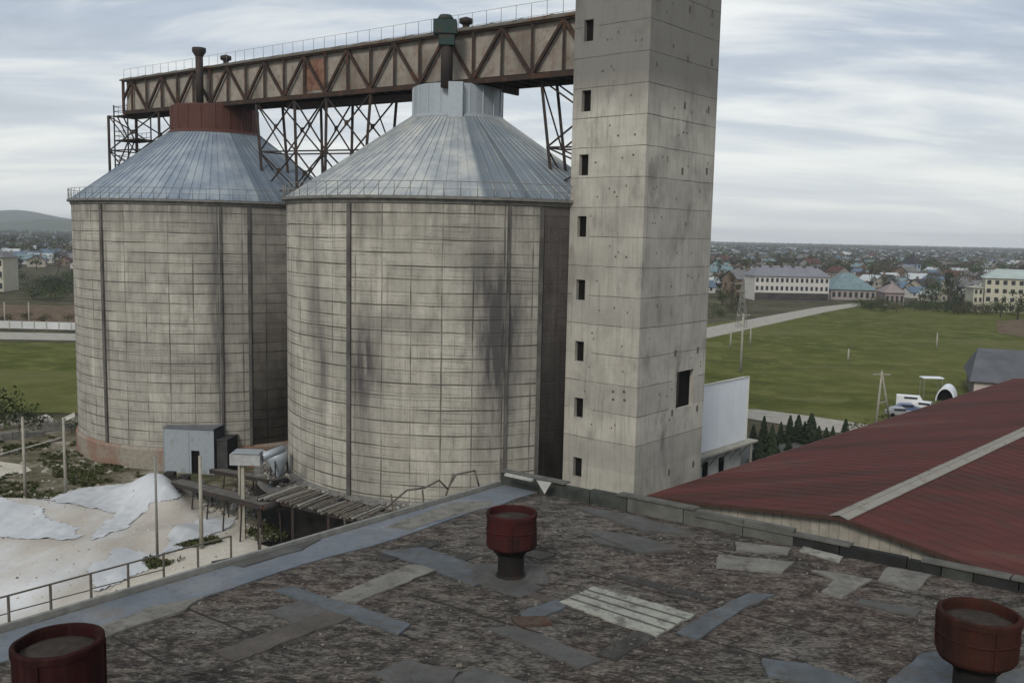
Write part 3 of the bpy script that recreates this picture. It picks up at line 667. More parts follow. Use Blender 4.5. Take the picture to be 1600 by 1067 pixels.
PATCH = [
 ([(600, 826), (705, 787), (770, 783), (765, 793), (680, 815), (640, 829)], PM),
 ([(928, 918), (1086, 962), (1024, 996), (874, 943)], PW),
 ([(1058, 990), (1100, 962), (1170, 928), (1212, 930), (1160, 955), (1090, 1000)], PL_),
 ([(428, 924), (456, 918), (642, 976), (622, 993)], PL_),
 ([(512, 936), (640, 884), (692, 888), (556, 943)], PM),
 ([(598, 864), (662, 856), (792, 903), (742, 916)], PL_),
 ([(740, 882), (850, 886), (858, 912), (738, 914)], PD),
 ([(760, 984), (806, 980), (945, 1034), (905, 1046)], PD),
 ([(810, 958), (870, 940), (885, 950), (850, 966), (820, 972)], PL_),
 ([(1122, 868), (1240, 880), (1222, 897), (1118, 888)], PM),
 ([(1148, 848), (1236, 858), (1230, 868), (1152, 861)], PM),
 ([(1255, 855), (1318, 872), (1312, 879), (1250, 862)], PW),
 ([(1268, 892), (1362, 906), (1318, 936), (1282, 926), (1305, 908)], PM),
 ([(1388, 888), (1456, 900), (1432, 926), (1370, 908)], PM),
 ([(1345, 938), (1440, 955), (1432, 965), (1340, 945)], PD),
 ([(1190, 1032), (1260, 1040), (1340, 1067), (1320, 1080), (1200, 1058)], PL_),
 ([(1390, 1064), (1440, 1024), (1490, 1018), (1500, 1060), (1470, 1085), (1380, 1085)], PL_),
 ([(1556, 1056), (1620, 1040), (1640, 1085), (1560, 1090)], PL_),
 ([(888, 792), (980, 804), (1085, 836), (1010, 832)], PD),
 ([(150, 985), (240, 950), (320, 935), (290, 955), (200, 985), (160, 1000)], PM),
 ([(800, 966), (850, 966), (862, 976), (812, 980)], PR),
 ([(912, 830), (990, 838), (1066, 860), (1000, 866)], PD),
 ([(655, 1040), (720, 1052), (700, 1075), (640, 1066)], PD),
 ([(330, 880), (420, 862), (500, 845), (470, 862), (380, 888)], PD),
]
random.seed(61)
for i in range(46):
    b_, a_ = random.uniform(1.8, 22), random.uniform(.5, 24); wv_ = random.choice(((.35, 2.2), (.5, 3), (1.0, 1.6), (2.4, .4), (.9, 1.2), (3, .5)))
    PATCH.insert(0, (patch_rect(a_, b_, wv_[0]*random.uniform(.7, 1.2), wv_[1]*random.uniform(.7, 1.3)), random.choice((PD, PD, PD2, PD3, PD3))))
for i, (pts, mt) in enumerate(PATCH):
    p = rz(pts) if isinstance(pts[0], tuple) else pts; q = []
    for j in range(len(p)):      # torn outline
        a, b = p[j], p[(j+1) % len(p)]; n = max(2, int((b-a).length/.1))
        for k in range(n):
            x = a.lerp(b, k/n); nn = noise.noise_vector(x*1.7)*.05+noise.noise_vector(x*6.)*.03; q.append((x.x+nn.x, x.y+nn.y))
    zz = RZ+.004+.0008*i
    mb = MB(); mb.prism(q, RZ+.001, zz, bottom=False); mb.build('roof_patch', mt, BT)
a_, b_, c_, d_ = rz([(928, 918), (1086, 962), (1024, 996), (874, 943)], .062)
for k in range(1, 4): mb = MB(); f_ = k/4; mb.beam(a_.lerp(d_, f_), b_.lerp(c_, f_), .03, .012); mb.build('felt_seam', PD, BT)
# lap joints between felt rolls
mb = MB()
for i in range(1, 34):
    P = Cn+ld*(i*1.75)+rd*1.5; s = 0
    while s < 45:
        l_ = random.uniform(1.5, 5)
        if random.random() < .3: mb.beam(P+rd*s+UPV*.006+ld*random.uniform(-.05, .05), P+rd*(s+l_)+UPV*.006+ld*random.uniform(-.05, .05), .035, .012)
        s += l_
for f_ in range(0): pass
build_each(mb, 'felt_seam', simple('bitumen seam', (.04, .038, .036), .4, 3), BT)
# loose grit and scraps scattered over the deck
sb2 = [MB(), MB(), MB()]
for i in range(2600):
    a, b = random.uniform(1.5, 30), random.uniform(.8, 30); p = Cn+ld*b+rd*a; k = random.choice((0, 0, 1, 2)); s = random.uniform(.02, .06)*(1 if random.random() < .95 else 2); r_ = random.uniform(0, 3)
    ax = (Vector((math.cos(r_), math.sin(r_), 0)), Vector((-math.sin(r_), math.cos(r_), 0)), UPV); sb2[k].box(p+UPV*.012, (s, s*random.uniform(.4, 1), .02), ax)
for mb, mt in zip(sb2, (M['concrete_dark'], simple('grit', (.22, .2, .18), .3, 3), M['wood'])): tag(mb.build('roof_grit', mt), kind='stuff')
# parapet on the right edge
random.seed(5)
pan_l = simple('pale coping panel', (.12, .12, .108), .4, 2.2); pan_g = simple('mossy parapet face', (.06, .066, .058), .5, 2.0); pan_d = simple('tarred parapet', (.03, .032, .03), .4, 2)
MBs = {0: MB(), 1: MB(), 2: MB()}; s = .0
while s < 60:
    l_ = random.uniform(.7, 1.9); k = random.choice((0, 1, 1, 0, 1)) if s < 9 else random.choice((1, 2, 2, 2)); h = .42+random.uniform(-.04, .04)
    h *= 1 if s+l_ < 10 else .62
    MBs[k].box(Cn+rd*(s+l_/2)+UPV*(h/2), (l_-.03, .2, h), (rd, ld, UPV)); s += l_
for k, mt in ((0, pan_l), (1, pan_g), (2, pan_d)): build_each(MBs[k], 'parapet_panel', mt, BT)
mb = MB(); s = 0
while s < 60:
    l_ = random.uniform(1.6, 2.6); mb.box(Cn+rd*(s+l_/2)+UPV*(.46 if s+l_ < 8.5 else .30)+ld*-.02, (l_-.04, .34, .05), (rd, ld, UPV)) if (random.random() < .75) else None; s += l_
build_each(mb, 'coping', simple('grey metal coping', (.12, .117, .105), .4, 2.5), BT)
mb = MB(); p = G(790, 741, RZ+.55); q = G(832, 750, RZ+.55); mb.beam(p, q, .12, .07); r_ = G(850, 757, RZ+.45)
mb.v += [r_+Vector((-.24, 0, .14)), r_+Vector((.22, -.1, .1)), r_+Vector((0.02, -.12, -.26)), r_+Vector((0, .1, .06))]; b = len(mb.v)-4
for f3 in ((0, 2, 1), (0, 3, 2), (1, 2, 3), (0, 1, 3)): mb.f.append(tuple(b+i for i in f3)); mb.mi.append(0)
mb.build('torn_flashing', simple('torn pale sheet', (.38, .38, .36), .3, 3), BT)
# edge railing
random.seed(9)
T = thing('roof_railing', 'low thin steel railing along the flat roof edge, bent at its far end', 'railing', (Cn.x, Cn.y, RZ))
def en(u, dz=0):      # point on left edge under pixel column u
    s = solve(Cn, ld, u, 850); return Cn+ld*s+UPV*dz-rd*.12
mbp = MB(); mbr = MB(); ed = [en(u) for u in (-130, -60, 14, 81, 145, 204, 260, 314, 366, 412)]
H = .66
for i, p in enumerate(ed):
    mbp.beam(p-UPV*.25, p+UPV*H, .04, .04)
    if i < len(ed)-2:
        mbr.beam(p+UPV*H, ed[i+1]+UPV*H, .035, .03)
        if i < 6: mbr.beam(p+UPV*.32, ed[i+1]+UPV*.3, .02, .02)
for u, h in ((546, .55), (583, .4), (620, .62), (668, .5)): p = en(u); mbp.beam(p-UPV*.2, p+UPV*h+ld*.1, .045, .045)
bent = [en(610, .3), en(640, .62), en(668, .55), en(690, .66), en(703, .32), en(716, .7), en(745, .66), en(752, .1)]
for a, b in zip(bent[:-1], bent[1:]): mbr.tube(a, b, .028, 6)
a, b = en(700, .1), en(712, .75); mbr.tube(a, b, .03, 6)
p = en(786); mbp.beam(p, p+UPV*.85, .05, .05)
build_each(mbp, 'post', M['rail_dark'], T); build_each(mbr, 'rail', M['rail_dark'], T)
# roof vents
def vent(label, u, v_rim, wpx, hh, mat, dia=1.18):
    depth = dia*F/wpx; d = ray(u, v_rim); k = depth/d.dot(FW); p = CP+d*k; zt = p.z; r = dia/2
    T = thing('roof_vent', label, 'roof vent', (p.x, p.y, RZ)); c = Vector((p.x, p.y, 0)); print('vent', label, p)
    mb = MB(); n = 40; zb = zt-hh
    mb.lathe(c, [(r-.10, zb), (r-.03, zb+.04), (r, zb+.10), (r, zt-.12), (r+.018, zt-.11), (r+.018, zt-.02), (r, zt), (r-.05, zt), (r-.06, zt-.05), (r-.06, zt-.2)], n, sm=False)
    mb.lathe(c, [(.3, zb+.02), (r-.10, zb)], n)
    for q in (.0, 2.1, 4.2): mb.box(c+Vector((math.sin(q)*(r+.01), -math.cos(q)*(r+.01), (zb+zt)/2)), (.05, .03, zt-zb-.2), (Vector((math.cos(q), math.sin(q), 0)), Vector((math.sin(q), -math.cos(q), 0)), UPV))
    mb.lathe(c, [(r+.004, zb+hh*.52), (r+.014, zb+hh*.53), (r+.014, zb+hh*.56), (r+.004, zb+hh*.57)], n)
    for i_, q_ in enumerate(mb.v): mb.v[i_] = q_+(Vector((q_.x, q_.y, 0))-c).normalized()*(noise.noise(q_*1.7+Vector((depth, 0, 0)))*.035+noise.noise(q_*5)*.012)+UPV*noise.noise(q_*2.3)*.02
    mb.build('hood', mat, T)
    mb = MB(); mb.lathe(c, [(r-.062, zt-.17), (r*.6, zt-.12), (.01, zt-.09)], n); mb.build('cap_plate', simple('dusty cap plate', (.055, .045, .038), .5, 5), T)
    mb = MB(); mb.lathe(c, [(.31, RZ+.0), (.31, zb+.05)], 28); mb.lathe(c, [(.42, RZ+.02), (.33, RZ+.06), (.315, RZ+.1)], 28); mb.lathe(c, [(.33, zb-.12), (.34, zb-.12), (.34, zb-.04), (.33, zb-.04)], 28); mb.build('stem', M['vent_dark'], T)
    for q in (.8, 2.9, 5.0):
        dd = Vector((math.sin(q), -math.cos(q), 0)); mb = MB(); mb.beam(c+dd*.3+UPV*(zb-.2), c+dd*(r-.06)+UPV*(zb+.1), .04, .03); mb.build('bracket', M['vent_dark'], T)
    return T
def vm(n, c1, ru):
    t = NT(n); a = t.noise(1.6, 7, .65, stretch=(1, 1, .5)); b = t.noise(12, 5, .7); s = t.noise(3, 5, .6, stretch=(3, 3, .25))
    c = t.mix(t.mapr(a, .42, .6), c1, ru); c = t.mix(t.mapr(s, .5, .66, 0, .7), c, (.035, .018, .015)); c = t.mix(t.mapr(b, .55, .7, 0, .5), c, tuple(q*1.5 for q in c1))
    sp = t.n('ShaderNodeSeparateXYZ'); t.l(t.tc.outputs['Object'], sp.inputs[0]); return t.col(c, .85, 0, b, .5, .01)
vent('red vent in the middle of the roof on a short black stem', 800, 799, 79, .86, vm('red vent paint', (.046, .013, .013), (.022, .012, .011)))
vent('largest vent, dark red drum cut off at the lower left corner', 90, 1000, 131, 1.35, vm('dark red vent paint', (.026, .008, .008), (.016, .009, .008)), 1.2)
vent('rust orange vent near the right edge of the roof', 1530, 955, 117, .80, vm('rusty vent paint', (.042, .016, .012), (.020, .012, .010)), 1.2)
# ================================================================= WAREHOUSE
drp = 14.5; zr = HC-drp; pk = G(1318, 805, zr); wa = (G(1600, 674, zr)-pk); wa.z = 0; wa.normalize(); wb = Vector((wa.y, -wa.x, 0))   # wb to the right
WH = thing('warehouse', 'long low warehouse with a faded red roof and grey ridge strip', 'warehouse', (pk.x, pk.y, 0))
ev = None
for i in range(400):      # eave drop that lands on pixel (1015,772)
    zz = zr-.005*i; e_ = G(1012, 773, zz); ss = (e_-pk).dot(wb)
    if (e_-pk).dot(wa) > -0.05 or i == 399: pass
    if abs((e_-pk).dot(wa)) < .12: ev = (-ss, zz); break
print('eave', ev); WW, ZE = ev if ev else (12, zr-1.3); WL = 75
t = NT('faded red roof'); a_ = math.atan2(wa.y, wa.x)
n1 = t.noise(.22, 6, .6, rot=(0, 0, -a_), stretch=(.22, 1.5, 1)); n2 = t.noise(1.4, 6, .65, rot=(0, 0, -a_), stretch=(.12, 1.5, 1)); n3 = t.noise(6, 5, .65); n4 = t.noise(.5, 7, .7, loc=(5, 5, 0))
c = t.ramp(n1, [(.34, (.055, .03, .026)), (.48, (.088, .034, .030)), (.6, (.10, .036, .033)), (.7, (.115, .066, .052))]); c = t.mix(t.mapr(n2, .5, .7, 0, .6), c, (.05, .026, .024)); c = t.mix(t.mapr(n2, .42, .3, 0, .45), c, (.125, .03, .03)); c = t.mix(t.mapr(n4, .52, .64, 0, .6), c, (.062, .04, .034)); c = t.mix(t.mapr(n3, .5, .75, 0, .35), c, (.05, .035, .03))
RR = t.col(c, .8, 0, n3, .3, .02)
def wp(a, b, z): return pk+wa*a+wb*b+UPV*(z-zr)
mb = MB(); th = .12
for sg in (-1, 1):
    A0, A1, B0, B1 = wp(-.5, 0, zr), wp(WL, 0, zr), wp(-.5, sg*WW, ZE), wp(WL, sg*WW, ZE); tt = UPV*th
    n = 14
    mb.face([A0, A1, B1, B0] if sg > 0 else [B0, B1, A1, A0]); lo = [p-tt for p in (A0, A1, B1, B0)]; mb.face(lo)
    for p, q in ((A0, B0), (B0, B1), (B1, A1)): mb.face([p, q, q-tt, p-tt])
roof = mb.build('roof', RR, WH)
mb = MB(); 
for sg in (-1, 1):
    k = 0
    while k < WL/1.15:       # corrugation laps down the slope
        a = -.4+k*1.15; mb.beam(wp(a, sg*.35, zr-.035), wp(a, sg*WW, ZE-.005), .04, .035); k += 1
mb.build('lap_joint', RR, roof)
mb = MB(); rgm = rusty('grey ridge sheet', (.27, .255, .22), (.14, .11, .08), .35, .8)
for sg in (-1, 1):
    k = 0
    while k*2.4 < WL:
        a, b = -.55+k*2.4, -.55+k*2.4+2.36; dz = random.uniform(0, .015); f_ = .5/WW
        P = [wp(a, 0, zr+.12+dz), wp(b, 0, zr+.12+dz), wp(b, sg*.5, zr+(ZE-zr)*f_+.05+dz), wp(a, sg*.5, zr+(ZE-zr)*f_+.05+dz)]
        mb.face(P if sg > 0 else P[::-1]); mb.face([p-UPV*.02 for p in P]); mb.beam(P[3], P[2], .05, .05); k += 1
mb.beam(wp(-.55, 0, zr+.13), wp(WL, 0, zr+.13), .1, .06)
mb.build('ridge_cap', rgm, roof)
mb = MB(); wl_ = WL-.4
GW = simple('cream gable wall', (.33, .305, .26), .35, 1.2)
g = [wp(0, -WW+.5, 0), wp(0, WW-.5, 0), wp(0, WW-.5, ZE-.02), wp(0, 0, zr-.16), wp(0, -WW+.5, ZE-.02)]; h_ = [p+wa*wl_ for p in g]
mb.face(g); mb.face(h_[::-1])
for i in (1, 4): j = (i+1) % 5; mb.face([g[i], h_[i], h_[j], g[j]])
mb.build('wall', GW, WH)
mb = MB(); k = -WW+.8
while k < WW-.6:
    zt_ = zr-.2-(zr-ZE)*abs(k)/WW; mb.box(wp(-.012, k, (zt_)/2), (.03, .05, zt_-.1), (wa, wb, UPV)); k += .55
mb.build('gable_batten', simple('gable board joint', (.27, .245, .205), .3, 3), WH)
mb = MB()
for sg in (-1, 1): mb.beam(wp(-.53, 0, zr-.07), wp(-.53, sg*WW, ZE-.07), .06, .2)
mb.build('verge_board', simple('dark verge board', (.07, .04, .032), .3, 3), WH)
mb = MB(); mb.beam(wp(-.5, -WW-.08, ZE-.12), wp(WL, -WW-.08, ZE-.12), .12, .12); mb.build('gutter', M['rail'], WH)
# ================================================================= white clad building behind tower
P0 = D(1101, 650, 84); P0.z = 0; A_ = D(1167, 650, 90); A_.z = 0; wv = (A_-P0); wln = wv.length; wv.normalize(); wn_ = Vector((wv.y, -wv.x, 0)); P0 = P0-wv*3.5; wln += 3.5
zt_ = VP(1101, 603, P0, wv)[1]; zm = VP(1160, 688, P0, wv)[1]
WB = thing('white_annex', 'white panelled annex with a small canopy beyond the concrete tower', 'building', (P0.x, P0.y, 0))
mb = MB(); bk = -wn_*7
def bx(mb, P, A, l, n, dep, z0, z1, off=0): mb.box(P+A*l/2-n*(dep/2-off)+UPV*(z0+z1)/2, (l, dep, z1-z0), (A, n, UPV))
bx(mb, P0, wv, wln, wn_, .5, zm, zt_); mb.build('upper_box', M['white_metal'], WB)
mb = MB()
for k in range(1, 4): mb.box(P0+wv*wln*k/4+wn_*.001+UPV*(zm+zt_)/2, (.02, .006, zt_-zm-.1), (wv, wn_, UPV))
mb.beam(P0+UPV*(zt_+.05)+wn_*.02, P0+wv*wln+UPV*(zt_+.05)+wn_*.02, .1, .12); mb.beam(P0+wv*wln+UPV*zm, P0+wv*wln+UPV*zt_, .14, .14)
mb.build('trim', simple('pale trim', (.5, .5, .44), .2, 2), WB)
mb = MB(); bx(mb, P0+wv*.3, wv, wln-.6, wn_, 4.6, 0, zm-.02, -.3); mb.build('lower_wall', simple('white render', (.5, .5, .48), .35, .8), WB)
mb = MB(); bx(mb, P0, wv, wln+.9, wn_, 1.1, zm-.22, zm-.03, .9)
mb.build('canopy', M['concrete'], WB)
for u in (1106, 1131):
    s = VP(u, 720, P0, wv)[0]
    mb = MB(); mb.box(P0+wv*s-wn_*.27+UPV*(zm-2.2), (.85, .12, 2.1), (wv, wn_, UPV)); mb.build('door', M['black'], WB)
mb = MB(); 
for k in range(5): mb.beam(P0+wv*(wln*(.3+.16*k))-wn_*.3+UPV*(zm-1.6), P0+wv*(wln*(.3+.16*k))+wn_*.7+UPV*(zm-.22), .06, .06)
mb.beam(P0+wv*wln*.97+wn_*.8, P0+wv*wln*.97+wn_*.8+UPV*(zm-.2), .2, .2)
build_each(mb, 'canopy_strut', M['rail'], WB)
# ================================================================= YARD THINGS (left)
HEAPO = []
def heap_h(x, y):
    c1 = G(120, 880); c2 = G(255, 775); c3 = G(-20, 800); c4 = G(300, 845)
    def g(c, a, b, h, r=0):
        dx, dy = x-c.x, y-c.y; X = dx*math.cos(r)+dy*math.sin(r); Y = -dx*math.sin(r)+dy*math.cos(r); return h*math.exp(-(X/a)**2-(Y/b)**2)
    h = g(c1, 6, 5, 1.0, .4)+g(c2, 2.6, 5.5, 1.9, .5)+g(c3, 6, 6, 1.3)+g(c4, 3.5, 2.5, .7)+g(G(60, 930), 5, 3.0, .6)
    f_ = min(1, edge_d(x, y, [Vector((p.x, p.y)) for p in HEAPO])/3.0); h *= f_*f_*(3-2*f_); return h+f_*noise.noise(Vector((x*.35, y*.35, 0)))*.12+f_*noise.noise(Vector((x*1.3, y*1.3, 3)))*.04
def inpoly(x, y, P):
    c = False; n = len(P)
    for i in range(n):
        a, b = P[i], P[(i+1) % n]
        if (a.y > y) != (b.y > y) and x < (b.x-a.x)*(y-a.y)/(b.y-a.y)+a.x: c = not c
    return c
def edge_d(x, y, P):
    q = Vector((x, y)); d = 1e9
    for i in range(len(P)):
        a, b = P[i], P[(i+1) % len(P)]; t_ = max(0, min(1, (q-a).dot(b-a)/max(1e-6, (b-a).length_squared))); d = min(d, (q-a-(b-a)*t_).length)
    return d if inpoly(x, y, P) else 0
def drape(name, poly, off, step, mat, wrinkle=0, seed=0):
    P = [Vector((p.x, p.y)) for p in poly]; xs = [p.x for p in P]; ys = [p.y for p in P]; mb = MB(); idx = {}
    nx = int((max(xs)-min(xs))/step)+1; ny = int((max(ys)-min(ys))/step)+1
    def vid(i, j):
        if (i, j) not in idx:
            x = min(xs)+i*step; y = min(ys)+j*step
            z = heap_h(x, y)+off+wrinkle*abs(noise.noise(Vector((x*.9+seed, y*.35, 1)))) + wrinkle*.5*noise.noise(Vector((x*2.2, y*1.1+seed, 2)))
            idx[(i, j)] = len(mb.v); mb.v.append(Vector((x, y, max(.09, z))))
        return idx[(i, j)]
    for i in range(nx):
        for j in range(ny):
            cx = min(xs)+(i+.5)*step; cy = min(ys)+(j+.5)*step; jx = noise.noise(Vector((cx*.5, cy*.5, seed)))*.5
            if inpoly(cx+jx, cy+jx, P): mb.f.append((vid(i, j), vid(i+1, j), vid(i+1, j+1), vid(i, j+1))); mb.mi.append(0); mb.smooth.add(len(mb.f)-1)
    return mb.build(name, mat)
HEAPO[:] = gp([(-150, 800), (0, 787), (70, 783), (120, 764), (235, 752), (262, 742), (300, 768), (330, 797), (372, 810), (368, 822), (330, 842), (250, 872), (200, 905), (60, 985), (-150, 1050)])
t = NT('pale grain'); n1 = t.noise(.22, 6, .6, rot=(0, 0, .6), stretch=(1, .4, 1)); n2 = t.noise(2.2, 6, .7)
c = t.ramp(n1, [(.34, (.37, .335, .29)), (.5, (.44, .415, .375)), (.6, (.48, .475, .46)), (.7, (.53, .54, .545))]); c = t.mix(t.mapr(n2, .5, .72, 0, .3), c, (.38, .33, .27)); GRN = t.col(c, .9, 0, n2, .3, .06)
hp = drape('grain_heap', HEAPO, .1, .4, GRN); tag(hp, 'broad low heap of cream coloured bulk material in the yard', 'heap')
t = NT('white sheeting'); n1 = t.noise(.5, 6, .6, rot=(0, 0, .7), stretch=(1.5, .4, 1)); SHM = t.col(t.ramp(n1, [(.33, (.42, .44, .46)), (.65, (.53, .545, .56))]), .55, 0, n1, .4, .1)
for pts, lab in (([(-120, 815), (0, 800), (60, 808), (98, 822), (135, 845), (110, 858), (60, 850), (0, 846), (-120, 860)], 'white sheet lying across the heap at the left edge'),
 ([(70, 786), (125, 766), (200, 758), (240, 748), (268, 756), (288, 782), (276, 797), (235, 800), (205, 825), (170, 850), (135, 868), (150, 835), (178, 806), (150, 800), (60, 796)], 'large white sheet draped down the heap from its peak'),
 ([(262, 850), (295, 822), (330, 812), (368, 812), (362, 824), (320, 842), (262, 868)], 'small white sheet at the right end of the heap'),
 ([(140, 905), (190, 872), (250, 868), (235, 885), (205, 905), (150, 930)], 'faint white sheet behind the railing posts')):
    o = drape('plastic_sheet', gp(pts), .13, .22, SHM, .13, len(lab)); tag(o, lab, 'sheet', 'white sheets on the heap')
# foliage clump builder
def leaf_mat(name, a, b):
    t = NT(name); nz = t.noise(1.2, 3, .6); oi = t.n('ShaderNodeObjectInfo'); c = t.ramp(nz, [(.35, a), (.65, b)])
    return t.col(t.mix(t.math('MULTIPLY', oi.outputs['Random'], .4), c, tuple(q*.6 for q in a)), .9)
LG = leaf_mat('mid green leaves', (.035, .052, .018), (.075, .095, .032)); LO = leaf_mat('olive brown twigs', (.06, .055, .03), (.105, .09, .055)); LD = leaf_mat('dark green needles', (.018, .027, .016), (.04, .054, .03)); LB = leaf_mat('grey brown bare twigs', (.06, .055, .045), (.10, .09, .075)); BARK = simple('bark', (.08, .065, .05), .4, 5)
LW = leaf_mat('dry weeds', (.045, .05, .02), (.10, .095, .045))
def leaves(mb, c, r, n, s, sq=1, mi=0):
    for i in range(n):
        v = Vector((random.gauss(0, 1), random.gauss(0, 1), random.gauss(0, 1))).normalized()*(random.random()**.4); p = c+Vector((v.x*r, v.y*r, v.z*r*sq))
        a = Vector((random.uniform(-1, 1), random.uniform(-1, 1), random.uniform(-1, 1))).normalized(); b = a.cross(Vector((random.uniform(-1, 1), random.uniform(-1, 1), random.uniform(-1, 1)))).normalized(); q = s*random.uniform(.6, 1.3)
        mb.face([p-a*q-b*q*.3, p+b*q*.6, p+a*q-b*q*.3], mi)
def tree_proto(h, spread, mat, tall=False, n=260, leaf=.3):
    mb = MB(); mb.tube((0, 0, 0), (0, 0, h*.6), h*.028, 6, h*.012, mi=1)
    for k in range(5): q = random.uniform(0, 6.28); mb.tube((0, 0, h*random.uniform(.25, .5)), (math.cos(q)*spread*.6, math.sin(q)*spread*.6, h*random.uniform(.6, .85)), h*.012, 5, h*.004, mi=1)
    nc = 9
    tr = mb; mb = MB()
    for k in range(nc):
        q = random.uniform(0, 6.28); rr = spread*random.uniform(.1, .75); zz = h*(random.uniform(.35, .95)); rr *= 1.1-abs(zz/h-.6); leaves(mb, Vector((math.cos(q)*rr, math.sin(q)*rr, zz)), spread*random.uniform(.3, .5), n//nc, leaf, 1.4 if tall else .85)
    return tr, mb, mat
random.seed(33)
protos = []
for h, s, mt, tl, kind in ((7, 2.9, LG, 0, 0), (8, 3.2, LO, 0, 1), (10, 1.8, LO, 1, 2), (6, 3.0, LB, 0, 3), (9, 2.0, LD, 1, 4), (6, 3.4, LG, 0, 0), (7.5, 3.2, LB, 0, 3), (5, 2.8, LD, 0, 4)):
    tr, cr, ms = tree_proto(h, s, mt, tl); me = thing('tree', 'tree', 'tree', (0, 0, 0)); tr.mi = [0]*len(tr.f); tr.build('trunk', BARK, me); cr.build('crown', ms, me); protos.append((me, kind))
TL = ['leafy green tree among the town houses or by the field edge', 'olive brown tree just coming into leaf in the distance', 'tall narrow olive brown tree in the distance', 'bare grey brown tree in the distance', 'dark evergreen tree in the distance']
used = set()
def put_tree(k, x, y, s, rz_=None, label=None, group='distant trees'):
    o, kind = protos[k]; rz_ = random.uniform(0, 6.28) if rz_ is None else rz_
    if k not in used: used.add(k); c = o; place(c, (x, y, 0), rz_, s)
    else: c = copy_tree(o, (x, y, 0), rz_, s)
    if not label:
        sd_ = 'in the left hand town' if x < 0 else 'near the field' if y < 470 else 'in the town toward the tower' if x/y < .33 else 'in the town toward the right edge' if x/y > .45 else 'in the middle of the town'
        lb = ('leafy green tree', 'olive brown tree coming into leaf', 'tall narrow olive brown tree', 'bare grey brown tree', 'dark evergreen tree')[kind]+' '+sd_+('' if y < 650 else ', far back')
        return tag(c, lb, 'tree', lb)
    tag(c, label or TL[kind], 'tree', group+' (%s)' % ('green', 'olive', 'tall olive', 'bare', 'evergreen')[kind] if not label else group); return c
# ================================================================= TOWN
random.seed(101)
wallc = [simple('house wall cream', (.36, .33, .27), .2, .5), simple('house wall white', (.46, .46, .44), .2, .5), simple('house wall brown', (.2, .15, .11), .3, .5), simple('house wall grey', (.26, .25, .24), .25, .5)]
roofc = {'blue': simple('blue roof', (.12, .165, .22), .3, .4), 'teal': simple('teal roof', (.17, .235, .25), .3, .4), 'grey': simple('grey roof', (.17, .17, .17), .3, .4), 'pale': simple('pale roof', (.42, .45, .46), .2, .4), 'red brown': simple('brown roof', (.10, .05, .04), .3, .4), 'dark': simple('dark roof', (.06, .06, .065), .3, .4)}
glass = simple('dark window glass', (.035, .04, .045), .3, 2, .25)
HP = {}
def house_proto(rc, v):
    T = thing('house', 'small house with a %s roof in the far town' % rc, 'house', (0, 0, 0), 'town houses with %s roofs' % rc)
    w_, l_, h = (8, 10, 3.2) if v == 0 else (7, 13, 3.0) if v == 1 else (9, 9, 5.6)
    mb = MB(); mb.prism([(-w_/2, -l_/2), (w_/2, -l_/2), (w_/2, l_/2), (-w_/2, l_/2)], -.2, h)
    rh = 2.4 if v != 2 else 2.8
    for y in (-l_/2, l_/2): mb.face([(-w_/2, y, h), (w_/2, y, h), (0, y, h+rh-.1)])
    mb.build('wall', wallc[(v+len(rc)) % 4], T); mb = MB(); e_ = .5; q = rh*e_/(w_/2)
    for sg in (-1, 1):
        P = [Vector((0, -l_/2-e_, h+rh)), Vector((sg*(w_/2+e_), -l_/2-e_, h-q)), Vector((sg*(w_/2+e_), l_/2+e_, h-q)), Vector((0, l_/2+e_, h+rh))]
        mb.face(P if sg > 0 else P[::-1]); mb.face([p-Vector((0, 0, .15)) for p in P])
    r = mb.build('roof', roofc[rc], T); mb = MB(); mb.box((w_*.2, l_*.2, h+rh), (.7, .7, 1.6)); mb.build('chimney', wallc[2], r)
    for sx in (-1, 1):
        for k in range(3): mb = MB(); mb.box((sx*(w_/2+.02), -l_/2+l_*(k+.5)/3, h*.55), (.08, 1.1, 1.3)); mb.build('window', glass, T)
    for k in range(2): mb = MB(); mb.box((-w_/4+k*w_/2, -l_/2-.02, h*.55), (1.1, .08, 1.3)); mb.build('window', glass, T)
    return T
rcl = ['blue', 'teal', 'grey', 'pale', 'red brown', 'dark']
for rc in rcl:
    for v in range(3): HP[(rc, v)] = [house_proto(rc, v), False]
def put_house(rc, v, x, y, rz_, s):
    o, u = HP[(rc, v)]; kd = ('compact', 'long low', 'two storey')[v]
    bd = 'left hand town below the hills' if x < 0 else 'first rows behind the field' if y < 480 else 'near part of town' if y < 640 else 'middle of town' if y < 860 else 'far back in town'
    if x > 0: bd += ', toward the tower' if x/y < .33 else ', toward the right edge' if x/y > .45 else ''
    lab = '%s %s roofed house, %s' % (kd, rc, bd)
    if not u: HP[(rc, v)][1] = True; place(o, (x, y, 0), rz_, s)
    else: o = copy_tree(o, (x, y, 0), rz_, s)
    o['label'] = lab; o['group'] = lab.replace(' house', ' houses')
TAKEN = []
def free(x, y, r):
    for (a, b, q) in TAKEN:
        if (a-x)**2+(b-y)**2 < (r+q)**2: return False
    TAKEN.append((x, y, r)); return True
def reserve(u, v, r): p = G(u, v); TAKEN.append((p.x, p.y, r))
for u in range(1160, 1360, 14): reserve(u, 470, 18)
for u in (1540, 1560, 1580, 1600, 1630): reserve(u, 468, 20)
nh = 0; far_h = MB()
